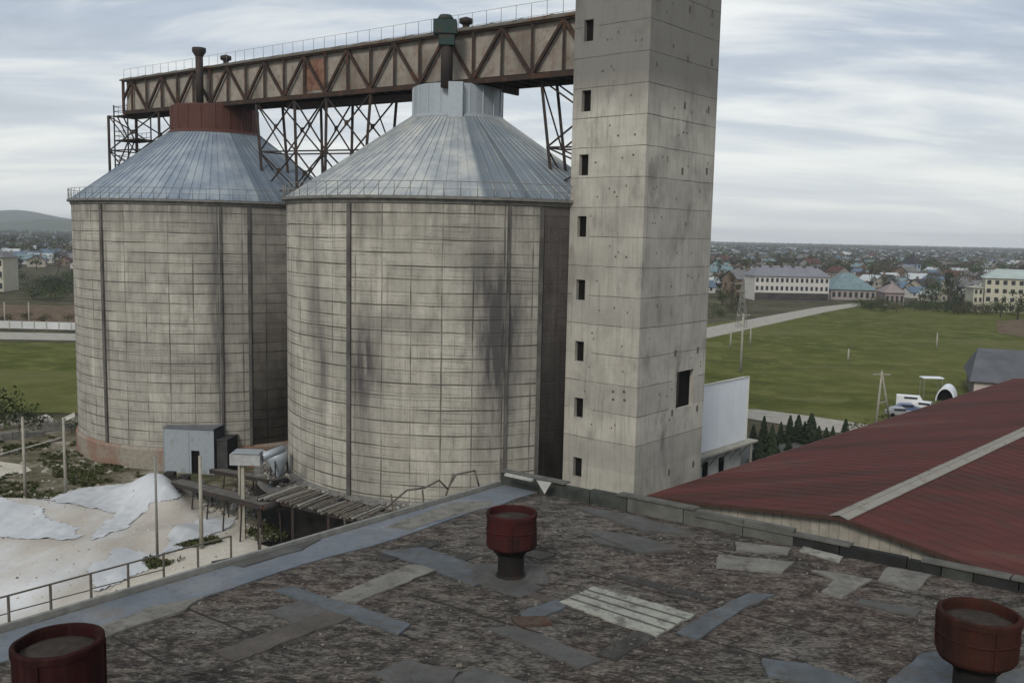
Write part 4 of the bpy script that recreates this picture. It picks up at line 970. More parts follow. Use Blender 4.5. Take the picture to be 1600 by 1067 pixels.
# right sector
for i in range(5200):
    a = random.uniform(.195, .62); y = 345+ (2600-345)*random.random()**1.9; x = a*y
    vline = G(1, 1)
    if y < 395 and not (a > .36 and y > 372): continue
    s = random.uniform(.85, 1.25)
    if not free(x, y, 9 if y < 900 else 11): continue
    rc = random.choices(rcl, (2, 2, 5, 2.2, 1.2, 2.5))[0]; v = random.choices((0, 1, 2), (4, 3, 1))[0]
    if nh < 255 and y < 1250: put_house(rc, v, x, y, R(random.choice((25, 115, -65, 205))+random.uniform(-8, 8)), s); nh += 1
    elif y > 1250:
        c0 = Vector((x, y, 0)); r_ = R(random.choice((25, 115))+random.uniform(-8, 8)); ax = (Vector((math.cos(r_), math.sin(r_), 0)), Vector((-math.sin(r_), math.cos(r_), 0)), UPV); mi = rcl.index(rc)
        far_h.box(c0+UPV*1.6, (8*s, 11*s, 3.2), ax, 6+random.randint(0, 3)); 
        for sg in (-1, 1): far_h.face([c0+ax[1]*5.8*s+UPV*5.6, c0-ax[1]*5.8*s+UPV*5.6, c0-ax[1]*5.8*s+ax[0]*sg*4.5*s+UPV*3, c0+ax[1]*5.8*s+ax[0]*sg*4.5*s+UPV*3], mi)
# left sector
for i in range(1400):
    a = random.uniform(-.64, -.45); y = 420+(2400-420)*random.random()**1.5; x = a*y
    if y < 520: continue
    if not free(x, y, 10): continue
    rc = random.choices(rcl, (5, 3, 4, 3, .6, 2))[0]; s = random.uniform(.85, 1.25)
    if y < 900: put_house(rc, random.choice((0, 1)), x, y, R(random.choice((20, 110))+random.uniform(-8, 8)), s); nh += 1
    else:
        c0 = Vector((x, y, 0)); r_ = R(random.choice((25, 115))); ax = (Vector((math.cos(r_), math.sin(r_), 0)), Vector((-math.sin(r_), math.cos(r_), 0)), UPV); mi = rcl.index(rc)
        far_h.box(c0+UPV*1.6, (8*s, 11*s, 3.2), ax, 6+random.randint(0, 3))
        for sg in (-1, 1): far_h.face([c0+ax[1]*5.8*s+UPV*5.6, c0-ax[1]*5.8*s+UPV*5.6, c0-ax[1]*5.8*s+ax[0]*sg*4.5*s+UPV*3, c0+ax[1]*5.8*s+ax[0]*sg*4.5*s+UPV*3], mi)
print('houses', nh)
o = far_h.build('distant_houses', [roofc[r] for r in rcl]+wallc); tag(o, 'mass of tiny house roofs fading towards the horizon', 'houses', kind='stuff')
for k, (o, u) in HP.items():
    if not u:
        for c in list(o.children_recursive): bpy.data.objects.remove(c)
        bpy.data.objects.remove(o)
# trees in town
random.seed(55); ntree = 0
for i in range(900):
    a = random.uniform(.195, .62) if random.random() < .8 else random.uniform(-.64, -.45); y = 372+(900-372)*random.random()**1.2
    if a > 0 and y < 385 and a < .36: continue
    if a < 0 and y < 450: continue
    x = a*y
    if not free(x, y, 2.2): continue
    if ntree < 236: put_tree(random.choices(range(8), (2.2, 2, 1.2, 2.2, 1.0, 2.2, 2, 1.2))[0], x, y, random.uniform(.85, 1.6)); ntree += 1
fw = MB(); random.seed(66)
for i in range(5200):
    a = random.uniform(.19, .64) if random.random() < .72 else random.uniform(-.66, -.44); y = 700+4300*random.random()**1.5
    if a < 0 and y > 2500: y = random.uniform(800, 2500)
    h = random.uniform(5, 10); c = Vector((a*y, y, h*.5)); mi = random.choice((0, 0, 1, 1, 1, 2))
    leaves(fw, c, h*.62, 15, 1.7+y/2600, .8, mi)
o = fw.build('distant_woodland', [LG, LB, LO]); tag(o, 'mass of faraway trees in the town and along the horizon', 'woodland', kind='stuff')
# long blocks in the town
def block(name, label, uL, vL, uR, vR, zt, rows, cols, wm_, rm, dep=14, rh=3, gm=None):
    a, b = G(uL, vL), G(uR, vR); A = (b-a); ln = A.length; A.normalize(); n = Vector((A.y, -A.x, 0)); 
    if n.y > 0: n = -n
    T = thing(name, label, 'building', ((a+b)/2)); mb = MB(); mb.box((a+b)/2-n*dep/2+UPV*zt/2, (ln, dep, zt), (A, n, UPV)); mb.build('wall', wm_, T)
    mb = MB(); e_ = .7; c = (a+b)/2; m1 = a-A*e_+n*e_+UPV*(zt+.02); m2 = b+A*e_+n*e_+UPV*(zt+.02); m3 = m2-n*(dep+2*e_); m4 = m1-n*(dep+2*e_); r1 = (m1+m4)/2+A*dep*.3+UPV*rh; r2 = (m2+m3)/2-A*dep*.3+UPV*rh
    for f_ in ([m1, m2, r2, r1], [m3, m4, r1, r2], [m4, m1, r1], [m2, m3, r2], [m1, m4, m3, m2]): mb.face(f_)
    mb.build('roof', rm, T); fh = zt/rows
    for j in range(rows):
        for k in range(cols):
            if gm and j == 0: continue
            mb = MB(); mb.box(a+A*ln*(k+.5)/cols+n*.03+UPV*(fh*(j+.52)), (ln/cols*.5, .1, fh*.5), (A, n, UPV)); mb.build('window', glass, T)
    if gm:
        mb = MB(); mb.box((a+b)/2+n*.05+UPV*(fh*.5), (ln-.3, .2, fh*.92), (A, n, UPV)); mb.build('ground_floor', gm, T)
    return T
WHT = simple('whitewashed block', (.50, .48, .45), .15, .3); CRM = simple('cream block', (.44, .42, .33), .15, .3)
T = block('school_block', 'long three storey block with rows of dark windows across the green field', 1178, 469, 1294, 471, 9.6, 3, 15, WHT, simple('lilac grey roof', (.20, .20, .225), .2, .2), 14, 4, simple('dark ground floor', (.07, .065, .06), .5, .5))
a, b = G(1178, 469), G(1294, 471)
for k in range(6):
    p = a.lerp(b, (k+.7)/6.6)+Vector((0, 6, 12.2)); mb = MB(); mb.box(p, (1.1, 1.0, 3.4)); mb.build('chimney', simple('chimney brick', (.09, .08, .075), .2, 1), T)
block('teal_roofed_hall', 'low wide hall with a teal blue roof beside the long white block', 1298, 468, 1368, 470, 4.2, 1, 8, simple('pinkish wall', (.3, .27, .25), .2, .4), roofc['teal'], 26, 6.5)
block('apartment_block', 'cream four storey block with a pale green roof at the right edge', 1536, 487, 1690, 494, 12, 4, 12, CRM, simple('pale green roof', (.36, .42, .40), .2, .3), 15, 3.2)
block('side_block', 'small cream wing with one window column left of the pale green roofed block', 1519, 487, 1534, 487.5, 8.5, 3, 2, CRM, simple('cream roof', (.35, .35, .30), .2, .3), 10, 1)
block('shed_block', 'pinkish grey shed with a sloping roof between field and town', 1382, 478, 1412, 479, 5, 1, 4, simple('pink grey shed wall', (.27, .22, .21), .2, .4), simple('pink grey roof', (.25, .21, .2), .2, .4), 16, 4)
block('blue_tower_house', 'tall narrow blue and white house in the middle of the town', 1426, 440, 1437, 440, 11, 3, 2, simple('blue wall', (.30, .36, .46), .2, .4), roofc['dark'], 9, 6)
block('left_edge_block', 'pale block cut off by the left edge of the picture', -60, 455, 6, 456, 12, 3, 8, CRM, roofc['grey'], 12, 2)
# scrub belt along far side of the field, bushes
random.seed(77)
SH = {}
def bush_proto(r, mt, h): mb = MB(); [leaves(mb, Vector((random.uniform(-r, r)*.6, random.uniform(-r, r)*.6, h*random.uniform(.25, .75))), r*.55, 42, .22, .8) for _ in range(6)]; mb.tube((0, 0, 0), (0, 0, h*.5), .08, 5, .03, mi=1); return mb.build('bush', [mt, BARK], origin=(0, 0, 0))
BP = [bush_proto(2.6, LG, 3.6), bush_proto(2.8, LD, 3.4), bush_proto(2.4, LO, 3.0)]; bused = [0, 0, 0]
BL = ['green bush in the scrub belt along the field', 'dark evergreen bush in the scrub belt along the field', 'brown bush in the scrub belt along the field']
def put_bush(k, p, s, label=None, group=None):
    if not bused[k]: bused[k] = 1; o = place(BP[k], (p.x, p.y, 0), random.uniform(0, 6), s)
    else: o = copy_tree(BP[k], (p.x, p.y, 0), random.uniform(0, 6), s)
    if not label:
        lb = ('green', 'dark evergreen', 'brown')[k]+' bush '+('beside the far left road' if p.x < 0 and p.y < 300 else 'in the far left scrub band' if p.x < 0 else 'beside the field road right of the tower' if p.x/p.y < .27 else 'on the far field edge by the road end' if p.x/p.y < .42 else 'on the far field edge in the middle' if p.x/p.y < .49 else 'on the far field edge toward the right'); return tag(o, lb, 'bush', lb)
    tag(o, label or BL[k], 'bush', group or ('scrub bushes (%s)' % ('green', 'dark', 'brown')[k])); return o
for i in range(56):
    u = random.uniform(1340, 1640); v = 483+ (u-1340)*.03+random.uniform(-4, 4); put_bush(random.choices((0, 1, 2), (3, 3, 2))[0], G(u, v), random.uniform(.8, 1.6))
for i in range(12):
    u = random.uniform(1105, 1165); v = random.uniform(472, 505); put_bush(random.choice((0, 2, 2)), G(u, v), random.uniform(.7, 1.3))
for i in range(46):
    u = random.uniform(-90, 150); v = random.uniform(436, 470); put_bush(random.choice((0, 1, 1, 1)), G(u, v), random.uniform(1.1, 2.0))
for i in range(16):
    u = random.uniform(-60, 150); v = random.uniform(500, 506); put_bush(2, G(u, v), random.uniform(.4, .8))
for (u, v, k, s, lab) in ((1455, 482, 5, 1.5, 'broad green tree standing out on the far edge of the field'), (1482, 478, 4, 1.5, 'tall dark evergreen left of the cream block'), (1590, 500, 0, 1.5, 'green tree in front of the cream block at the right edge'), (1563, 496, 5, 1.1, 'low green tree at the foot of the cream block'),
   (1143, 482, 2, 1.35, 'tall orange brown tree close to the right of the tower'), (1152, 486, 2, 1.1, 'second orange brown tree right of the tower, slightly shorter'), (1128, 478, 0, 1.1, 'green tree just right of the tower'), (1500, 482, 7, 1.6, 'dark purple brown tree clump beside the tall evergreen')):
    p = G(u, v); put_tree(k, p.x, p.y, s, label=lab, group='trees at the far edge of the field')
# left near scrub by the field / ruins
for (u, v, k, s, lab) in ((8, 668, 0, 1.5, 'large dark green bush at the left edge beyond the yard'), (30, 676, 1, 1.0, 'dark bush beside the concrete posts'), (70, 672, 2, .6, 'low brown bush between the concrete posts'), (-25, 660, 1, 1.5, 'dark bush outside the left corner of the yard'), (112, 678, 1, .6, 'small dark bush against the far silo foot')):
    put_bush(k, G(u, v), s, lab, 'bushes behind the yard')
# weed patches: stuff
wd = MB(); random.seed(88)
def weeds(poly, n, h):
    P = [Vector((p.x, p.y)) for p in gp(poly)]; xs = [p.x for p in P]; ys = [p.y for p in P]; c = 0
    while c < n:
        x, y = random.uniform(min(xs), max(xs)), random.uniform(min(ys), max(ys))
        if noise.noise(Vector((x*.25, y*.25, 5))) < -.12: c += .2; continue
        if inpoly(x, y, P): leaves(wd, Vector((x, y, h*.4)), h*.8, 10, .16, .6, random.choice((0, 0, 1))); c += 1
weeds([(225, 880), (250, 862), (300, 850), (335, 842), (345, 850), (320, 864), (260, 884), (235, 890)], 420, .42)
weeds([(0, 745), (60, 735), (120, 735), (240, 745), (170, 755), (120, 768), (70, 782), (0, 785), (-80, 790)], 500, .3)
weeds([(60, 690), (130, 690), (200, 735), (240, 748), (60, 750)], 350, .3)
weeds([(385, 830), (410, 805), (450, 800), (520, 820), (480, 840), (400, 850)], 300, .5)
weeds([(0, 690), (60, 680), (110, 690), (60, 712), (0, 712)], 200, .3)
weeds([(1320, 668), (1400, 640), (1470, 640), (1500, 660), (1340, 690)], 160, .4)
o = wd.build('weeds', [LW, LG]); tag(o, kind='stuff')
# conifers by the right yard
random.seed(12)
def spruce_proto(h):
    T = thing('spruce', 'x', 'tree', (0, 0, 0), 'young spruces in a row by the yard'); mb = MB(); mb.tube((0, 0, 0), (0, 0, h*.95), .09, 6, .02); mb.build('trunk', BARK, T); mb = MB(); n = 15
    for k in range(n):
        f_ = k/n; z = h*(.1+.88*f_); r = (1-f_)*h*.3+.12
        for j in range(13):
            q = random.uniform(0, 6.28); d = Vector((math.cos(q), math.sin(q), 0)); tt = Vector((-d.y, d.x, 0)); rr = r*random.uniform(.7, 1.15)
            mb.face([Vector((0, 0, z+.15))+tt*.12, Vector((0, 0, z+.15))-tt*.12, d*rr-tt*.16+Vector((0, 0, z-.25)), d*rr*1.08+Vector((0, 0, z-.32)), d*rr+tt*.16+Vector((0, 0, z-.25))])
    mb.build('crown', LD, T); return T
sp_ = spruce_proto(3.1)
SPL = [(1176, 695, .8), (1192, 697, 1.0), (1205, 725, 1.25), (1206, 690, .75), (1219, 692, .8), (1233, 690, .9), (1246, 690, 1.1), (1256, 692, .8), (1266, 694, 1.2), (1278, 697, .75), (1290, 694, .7), (1300, 697, .7), (1320, 688, .75), (1185, 735, 1.1), (1232, 705, .6)]
pos = ['closest to the white annex', 'second from the white annex', 'tall one standing forward of the row on the yard', 'slim one just behind the tall forward spruce', 'short one left of the row centre', 'left of the tallest pair', 'tall pointed one left of the row centre', 'short one between the two tallest', 'tallest of the row against the pale road', 'just right of the tallest', 'low one near the right end', 'low one by the red roof line', 'lone one at the right end of the row', 'nearest one beside the annex canopy', 'smallest one in front of the row']
for i, (u, v, s) in enumerate(SPL):
    p = G(u, v); lab = 'dark young spruce, '+pos[i]
    if i == 0: place(sp_, (p.x, p.y, 0), 0, s, lab)
    else: w_ = s*random.uniform(.75, 1.35); copy_tree(sp_, (p.x, p.y, 0), random.uniform(0, 6), (w_, w_, s*random.uniform(.85, 1.2)), lab)
# poles
def pole(label, u, vb, vt, r=.14, arm=0, mat=None, name='utility_pole', z0=0, dark=False, cat='pole'):
    b = G(u, vb, z0); d = ray(u, vt); z = HC+d.z*(b.y/d.y); T = thing(name, label, cat, (b.x, b.y, z0), 'poles and posts'); mb = MB(); mb.tube(b, Vector((b.x, b.y, z)), r, 8, r*.7); mb.build('shaft', mat or M['pole'], T)
    if arm: mb = MB(); mb.beam((b.x-arm, b.y, z-.3), (b.x+arm, b.y, z-.3), .12, .12); [mb.tube((b.x+q, b.y, z-.3), (b.x+q, b.y, z), .05, 6) for q in (-arm*.9, 0, arm*.9)]; mb.build('crossarm', mat or M['pole'], T)
    return T
pole('concrete post at the far left of the yard', 40, 778, 652, .16); pole('concrete post just left of the far silo', 103, 772, 652, .15)
pole('thin orange tipped mast in front of the far silo', 246, 872, 712, .11, mat=M['rail']); pole('slim grey mast right of the blue shed', 315, 858, 712, .17)
pole('bare mast post in the field near the road', 1141, 545, 516, .2); pole('second bare post by the field road', 1172, 540, 512, .2); pole('short white post in the middle of the field', 1325, 566, 545, .22)
pole('faint white post in the right part of the field', 1463, 546, 520, .2); pole('tall pole with crossarm rising above the white annex', 1157, 582, 490, .24, 1.2)
for u, lab in ((8, 'left one'), (46, 'right one')): pole('thin pale street pole by the far left road, '+lab, u, 512, 472, .2)
# A frame pole
T = thing('aframe_pole', 'pale A frame utility pole beyond the red roof', 'pole', G(1378, 668)); b1, b2 = G(1368, 670), G(1391, 664); d = ray(1378, 580); tp = CP+d*(b1.y/d.y); mb = MB()
mb.tube(b1, tp, .17, 8, .12); mb.tube(b2, tp, .17, 8, .12); build_each(mb, 'leg', M['pole'], T); mb = MB(); mb.beam(b1.lerp(tp, .45), b2.lerp(tp, .45), .12, .12); mb.beam(tp-Vector((1.1, 0, .4)), tp+Vector((1.1, 0, -.4)), .13, .13); mb.build('crossarm', M['pole'], T)
# lattice pylon at the road
T = thing('pylon', 'slender pale lattice pylon beside the field road', 'pylon', G(1158, 512)); c = G(1158, 512); h = 13; mb = MB()
for sx in (-1, 1):
    for sy in (-1, 1): mb.beam(c+Vector((sx*1.25, sy*1.25, 0)), c+Vector((sx*.2, sy*.2, h)), .13, .13)
for i in range(8):
    f0, f1 = i/8, (i+1)/8; r0, r1 = 1.25-1.05*f0, 1.25-1.05*f1
    for sy in (-1, 1): mb.beam(c+Vector((-r0, sy*r0, h*f0)), c+Vector((r1, sy*r1, h*f1)), .08, .08); mb.beam(c+Vector((r0, sy*r0, h*f0)), c+Vector((-r1, sy*r1, h*f1)), .08, .08)
mb.build('lattice', M['rail'], T); mb = MB(); mb.beam(c+Vector((-2.2, 0, h-1)), c+Vector((2.2, 0, h-1)), .2, .2); mb.beam(c+Vector((-1.6, 0, h-3)), c+Vector((1.6, 0, h-3)), .2, .2); mb.build('crossarm', M['pole'], T)
# blue shed at the foot of the far silo
a, b = G(257, 738), G(334, 738); A = Vector((1, -.12, 0)).normalized(); n = Vector((A.y, -A.x, 0)); n = n if n.y < 0 else -n
hS = VP(295, 670, a, A)[1]; sl = VP(334, 700, a, A)[0]
T = thing('sheet_metal_shed', 'blue grey sheet metal shed with a dark doorway at the far silo foot', 'shed', a); s0, s1 = VP(299, 720, a, A)[0], VP(312, 720, a, A)[0]; zd = VP(305, 704, a, A)[1]
BS = rusty('blue grey shed sheet', (.29, .325, .35), (.2, .2, .19), .3, .8, .6)
holed_wall('front_wall', a, A, sl, 0, hS, [(s0, s1, 0.0, zd)], n, BS, T, .15)
mb = MB(); P = [a, a+A*sl, a+A*sl-n*4, a-n*4]
for i in (1, 2, 3): p, q = P[i], P[(i+1) % 4]; mb.face([p, q, q+UPV*hS, p+UPV*hS])
mb.build('side_wall', simple('dark shed side', (.10, .11, .12), .3, 1), T)
mb = MB(); mb.box(a+A*sl/2-n*1.9+UPV*(hS+.06), (sl+.1, 4.1, .1), (A, n, UPV)); mb.build('roof', simple('shed roof sheet', (.16, .17, .18), .3, 1), T)
mb = MB(); mb.box(a+A*(s0+s1)/2-n*.3+UPV*zd/2, (s1-s0, .1, zd), (A, n, UPV)); mb.build('doorway', M['black'], T)
mb = MB(); [mb.box(a+A*sl*k/6+n*.02+UPV*hS/2, (.06, .04, hS), (A, n, UPV)) for k in (0, 3, 6) if not s0-.1 < sl*k/6 < s1+.1]; mb.build('rib', BS, T)
mb = MB(); p = a+A*(sl+.1); mb.box(p+A*.55-n*1.6+UPV*1.7, (1.1, 2.4, 3.4), (A, n, UPV)); mb.box(p+A*.55-n*1.6+UPV*3.46, (1.2, 2.6, .12), (A, n, UPV)); tag(mb.build('dark_cabin', simple('dark grey cabin', (.06, .06, .06), .4, 1)), 'dark cabin pressed against the right side of the blue shed', 'shed')
# raised platform round the near silo
mb = MB(); n = 60; zt = 3.5; ri, ro = SR+.3, SR+2.7; a0, a1 = -math.pi*.75, math.pi*.35
mb.lathe(S2, [(ro, -.1), (ro, zt-.8)], n, mi=1, sm=False, a0=a0, a1=a1); mb.lathe(S2, [(ro, zt-.8), (ro+.2, zt-.75), (ro+.2, zt-.35), (ro, zt-.33), (ri-.1, zt)], n, sm=False, a0=a0, a1=a1)
o = mb.build('apron_platform', [M['concrete_dark'], simple('shade dark retaining wall', (.03, .028, .026), .5, .8)]); tag(o, 'raised concrete apron curving round the foot of the near silo', 'platform')  # outer wall coloured near black: shade of the void below the apron
# belt conveyor and sleepers
def conveyor(label, pa, pb, wd_, legz=True, rollers=True):
    T = thing('belt_conveyor', label, 'conveyor', (pa.x, pa.y, 0)); A = (pb-pa).normalized(); S = A.cross(UPV).normalized(); mb = MB()
    for sg in (-1, 1): mb.beam(pa+S*sg*wd_/2, pb+S*sg*wd_/2, .12, .3)
    L_ = (pb-pa).length; k = 0
    while k*1.2 < L_: mb.beam(pa+A*k*1.2-S*wd_/2-UPV*.1, pa+A*k*1.2+S*wd_/2-UPV*.1, .08, .08); k += 1
    mb.build('frame', M['steel_dark'], T); mb = MB(); mb.box((pa+pb)/2+UPV*.12, (wd_-.16, .05, L_), (S, A.cross(S), A)); mb.build('belt', simple('dusty belt', (.16, .15, .135), .5, 1.5), T)
    mb = MB(); 
    for q in (pa, pb): mb.tube(q-S*wd_*.48, q+S*wd_*.48, .24, 12)
    build_each(mb, 'drum', M['steel_dark'], T)
    mb = MB(); k = 1
    while k*3.2 < L_:
        p = pa+A*k*3.2
        for sg in (-1, 1): mb.beam(p+S*sg*wd_/2-UPV*.1, Vector((p.x, p.y, 0))+S*sg*(wd_/2+.2), .1, .1)
        k += 1
    build_each(mb, 'leg', M['steel_dark'], T); return T
c1, c2 = G(272, 752, 1.2), G(425, 790, 3.6); conveyor('long dark conveyor running from the heap peak toward the near silo', c1, c2, 1.5)
c1, c2 = G(338, 735, 1.8), G(440, 752, 3.6); conveyor('shorter dark conveyor between the blue shed and the near silo', c1, c2, 1.2)
for (u, v, lab) in ((266, 757, 'left machine drum at the heap peak'), (288, 763, 'right machine drum at the heap peak')):
    p = G(u, v); mb = MB(); mb.tube(p+Vector((-.3, .5, .55)), p+Vector((.3, -.5, .55)), .55, 14); mb.box(p+Vector((0, 0, .9)), (.9, .9, .6)); mb.beam(p, p+UPV*1.3, .2, .2); tag(mb.build('loader_head', M['steel_dark']), 'dark loader head, '+lab, 'machine', 'loader heads')
# timber rack over black shade sheets
T = thing('timber_rack', 'rack of weathered slats raised over a dark gap beside the near silo', 'rack', G(480, 800)); 
a, b, c_, d_ = G(404, 774, 3.9), G(575, 814, 3.9), G(612, 797, 3.9), G(455, 757, 3.9)
mbw = [MB(), MB()]; random.seed(4); n = 34
for i in range(n):
    f_ = (i+.5)/n; p = a.lerp(b, f_); q = d_.lerp(c_, f_); e1 = (q-p).normalized(); dz = random.uniform(-.12, .15); mbw[random.choice((0, 0, 1))].beam(p-e1*random.uniform(0, .5)+UPV*dz, q+e1*random.uniform(-.4, .3)+UPV*(dz+random.uniform(-.08, .1)), .16, .1)
build_each(mbw[0], 'slat', M['wood'], T); [tag(o, 'bleached pale slat') for o in build_each(mbw[1], 'slat', simple('bleached slat', (.30, .29, .27), .3, 2), T)]
mb = MB()
for f_ in (0, .33, .66, 1):
    for p in (a.lerp(b, f_), d_.lerp(c_, f_)): mb.beam(Vector((p.x, p.y, 0)), p-UPV*.12, .2, .2)
mb.beam(a-UPV*.18, b-UPV*.18, .16, .22); mb.beam(d_-UPV*.18, c_-UPV*.18, .16, .22); build_each(mb, 'post', M['steel_dark'], T)
sheet('rack_shade_sheet', [Vector((p.x, p.y)) for p in (a, b, c_, d_)], .13, M['black'])  # black sheet painting the shade under the rack
sheet('rack_shade_sheet', gp([(395, 792), (470, 790), (600, 800), (640, 830), (560, 850), (470, 830), (400, 812)]), .12, simple('gap shade soil', (.02, .018, .016), .4, 1))  # near black ground colour, shade of the gap painted in
# cabinet on posts
T = thing('raised_hopper', 'white boxy hopper on two posts between the silos', 'hopper', G(380, 835)); b1 = G(381, 842); k = b1.y; tp = D(381, 727, k); 
mb = MB(); lf, rt = D(362, 718, k), D(409, 714, k); mb.box((lf+rt)/2, ((rt-lf).length, 1.1, .85)); mb.build('box', simple('dull pale hopper sheet', (.36, .37, .37), .35, 2), T)
mb = MB(); mb.box((lf+rt)/2+Vector((.1, 0, .55)), ((rt-lf).length*.9, 1.3, .1)); mb.tube(rt, rt+Vector((1.3, 1.5, .35)), .3, 10); mb.build('cover', M['blue_grey'], T)
for p in (b1, G(368, 838)+Vector((0, 1.2, 0))): mb = MB(); mb.beam(Vector((p.x, p.y, 0)), Vector((p.x, p.y, lf.z-.4)), .26 if p is b1 else .16, .26 if p is b1 else .16); mb.build('post', M['pole'], T)
# dust cyclone beside the silo
p = D(434, 712, 76); c0 = Vector((p.x, p.y, 0)); T = thing('dust_cyclone', 'grey dust cyclone funnel beside the near silo foot', 'cyclone', c0); z = p.z
mb = MB(); mb.lathe(c0, [(.01, z+.55), (.85, z+.4), (.85, z-.3), (.2, z-1.7), (.2, z-2.1)], 18); mb.build('cone', M['blue_grey'], T); mb = MB(); mb.tube(c0+UPV*(z+.1)-Vector((0, .3, 0)), c0+UPV*(z+.1)+Vector((-1.6, 0, 0)), .3, 10); mb.build('inlet', M['white_metal'], T)
mb = MB(); [mb.beam(c0+Vector((math.cos(q)*.9, math.sin(q)*.9, 0)), c0+Vector((math.cos(q)*.8, math.sin(q)*.8, z-.2)), .1, .1) for q in (.5, 2.6, 4.7)]; build_each(mb, 'leg', M['steel_dark'], T)
# rubble
random.seed(15); rb = MB()
def rock(p, s, mi):
    b = len(rb.v); pts = [(1, 0, 0), (-1, 0, 0), (0, 1, 0), (0, -1, 0), (0, 0, 1), (0, 0, -1)]
    for q in pts: rb.v.append(p+Vector(q)*s*random.uniform(.6, 1.2))
    for f_ in ((0, 2, 4), (2, 1, 4), (1, 3, 4), (3, 0, 4), (2, 0, 5), (1, 2, 5), (3, 1, 5), (0, 3, 5)): rb.f.append(tuple(b+i for i in f_)); rb.mi.append(mi)
for i in range(900):
    u, v = random.uniform(300, 660), random.uniform(752, 850)
    if v < 752+(u-300)*.12 or v > 800+(u-300)*.14: continue
    p = G(u, v); rock(p+UPV*.1, random.uniform(.08, .38), random.choice((0, 1, 1, 2)))
for i in range(300):
    q = R(random.uniform(-80, 20)); rr = SR+random.uniform(.4, 2.5); rock(S2+Vector((math.sin(q)*rr, -math.cos(q)*rr, 3.5)), random.uniform(.05, .22), random.choice((0, 1, 2)))
for i in range(160):
    u, v = random.uniform(-40, 250), random.uniform(700, 775); rock(G(u, v)+UPV*.05, random.uniform(.05, .3), random.choice((0, 0, 1)))
for i in range(420):
    p = G(random.uniform(-20, 360), random.uniform(760, 960))
    z_ = heap_h(p.x, p.y)+.1; rock(Vector((p.x, p.y, z_)), random.uniform(.03, .12), random.choice((3, 3, 3, 1)))
o = rb.build('rubble', [M['concrete'], M['concrete_dark'], M['wood'], GRN]); tag(o, kind='stuff')
# debris and walls at the left middle
for (pts, h, lab) in (([(0, 690), (60, 682)], 1.0, 'low dark ruined wall at the left edge of the yard'), ([(66, 676), (118, 672)], 1.3, 'low dark wall running up to the far silo'), ([(-10, 716), (95, 688)], .35, 'pale curb line crossing the yard toward the far silo')):
    a, b = G(*pts[0]), G(*pts[1]); mb = MB(); A = (b-a).normalized(); L_ = (b-a).length; k = 0; S = A.cross(UPV)
    while k < L_: l_ = random.uniform(.8, 2); hh = h*random.uniform(.6, 1.1); mb.box(a+A*(k+l_/2)+UPV*hh/2, (l_-.05, .4, hh), (A, S, UPV)); k += l_
    tag(mb.build('low_wall', M['concrete_dark'] if h > .5 else M['concrete']), lab, 'wall')
# far left: pale fence/vehicles row along the road
T = thing('white_fence', 'long low white fence beside the far left road', 'fence', G(40, 514)); a, b = G(-100, 511), G(135, 517); A = (b-a).normalized(); L_ = (b-a).length; S = A.cross(UPV); mb = MB(); k = 0; mp_ = MB()
while k < L_:
    mb.box(a+A*(k+1.4)+UPV*1.0, (2.7, .1, 1.7), (A, S, UPV)); mp_.box(a+A*k+UPV*1.05, (.2, .2, 2.1), (A, S, UPV)); k += 2.9
build_each(mb, 'panel', simple('white fence panel', (.55, .56, .55), .25, .2), T); build_each(mp_, 'post', M['pole'], T)
# cars
def car_proto(name, label, body, L_=4.3, W_=1.75, H_=1.45, van=False):
    T = thing(name, label, 'van' if van else 'car', (0, 0, 0)); x = L_/2
    pr = [(-x, .35), (x, .35), (x, .8), (x*.55, .92), (x*.28, H_), (-x*.55, H_), (-x*.85, .95), (-x, .85)] if not van else [(-x, .35), (x, .35), (x, 1.0), (x*.72, 1.15), (x*.5, H_), (-x*.96, H_), (-x, H_-.15)]
    mb = MB()
    for y, rv in ((-W_/2, 0), (W_/2, 1)): P = [Vector((a, y, z)) for a, z in pr]; mb.face(P if not rv else P[::-1])
    for i in range(len(pr)): j = (i+1) % len(pr); mb.face([(pr[i][0], -W_/2, pr[i][1]), (pr[i][0], W_/2, pr[i][1]), (pr[j][0], W_/2, pr[j][1]), (pr[j][0], -W_/2, pr[j][1])])
    mb.build('body', body, T)
    for y in (-1, 1): mb = MB(); mb.box((-x*.1, y*(W_/2+.005), H_-.3), (L_*.42, .02, .36)); mb.build('side_window', glass, T)
    mb = MB(); mb.box((x*.42, 0, (H_+.95)/2+.03), (.05, W_*.85, .5), (Vector((.55, 0, .83)), Vector((0, 1, 0)), Vector((-.83, 0, .55)))); mb.build('windscreen', glass, T)
    for sx in (-1, 1):
        for sy in (-1, 1): mb = MB(); mb.tube((sx*x*.62, sy*(W_/2-.1), .32), (sx*x*.62, sy*(W_/2+.04), .32), .32, 14); w_ = mb.build('wheel', M['black'], T)
    return T
WP = NT('white car paint').col((.62, .63, .64), .35); BP_ = NT('blue car paint').col((.09, .12, .22), .35); GP_ = NT('dark car paint').col((.04, .04, .045), .35)
p = G(1424, 637); c = car_proto('parked_van', 'white van parked beyond the red roof by the field', WP, 5.0, 1.9, 2.0, True); place(c, (p.x, p.y, .1), R(-20), .85)
p = G(1418, 645); c = car_proto('parked_car', 'dark blue car parked in front of the white van', BP_); place(c, (p.x, p.y, .1), R(-12), .85)
p = G(1447, 642); c = car_proto('parked_car', 'white car parked at the right end of the white van', WP); place(c, (p.x, p.y, .1), R(-35), .85)
p = G(1405, 651); c = car_proto('parked_car', 'silver grey car nearest to the red roof', NT('grey car paint').col((.25, .26, .28), .35)); place(c, (p.x, p.y, .1), R(-5), .85)
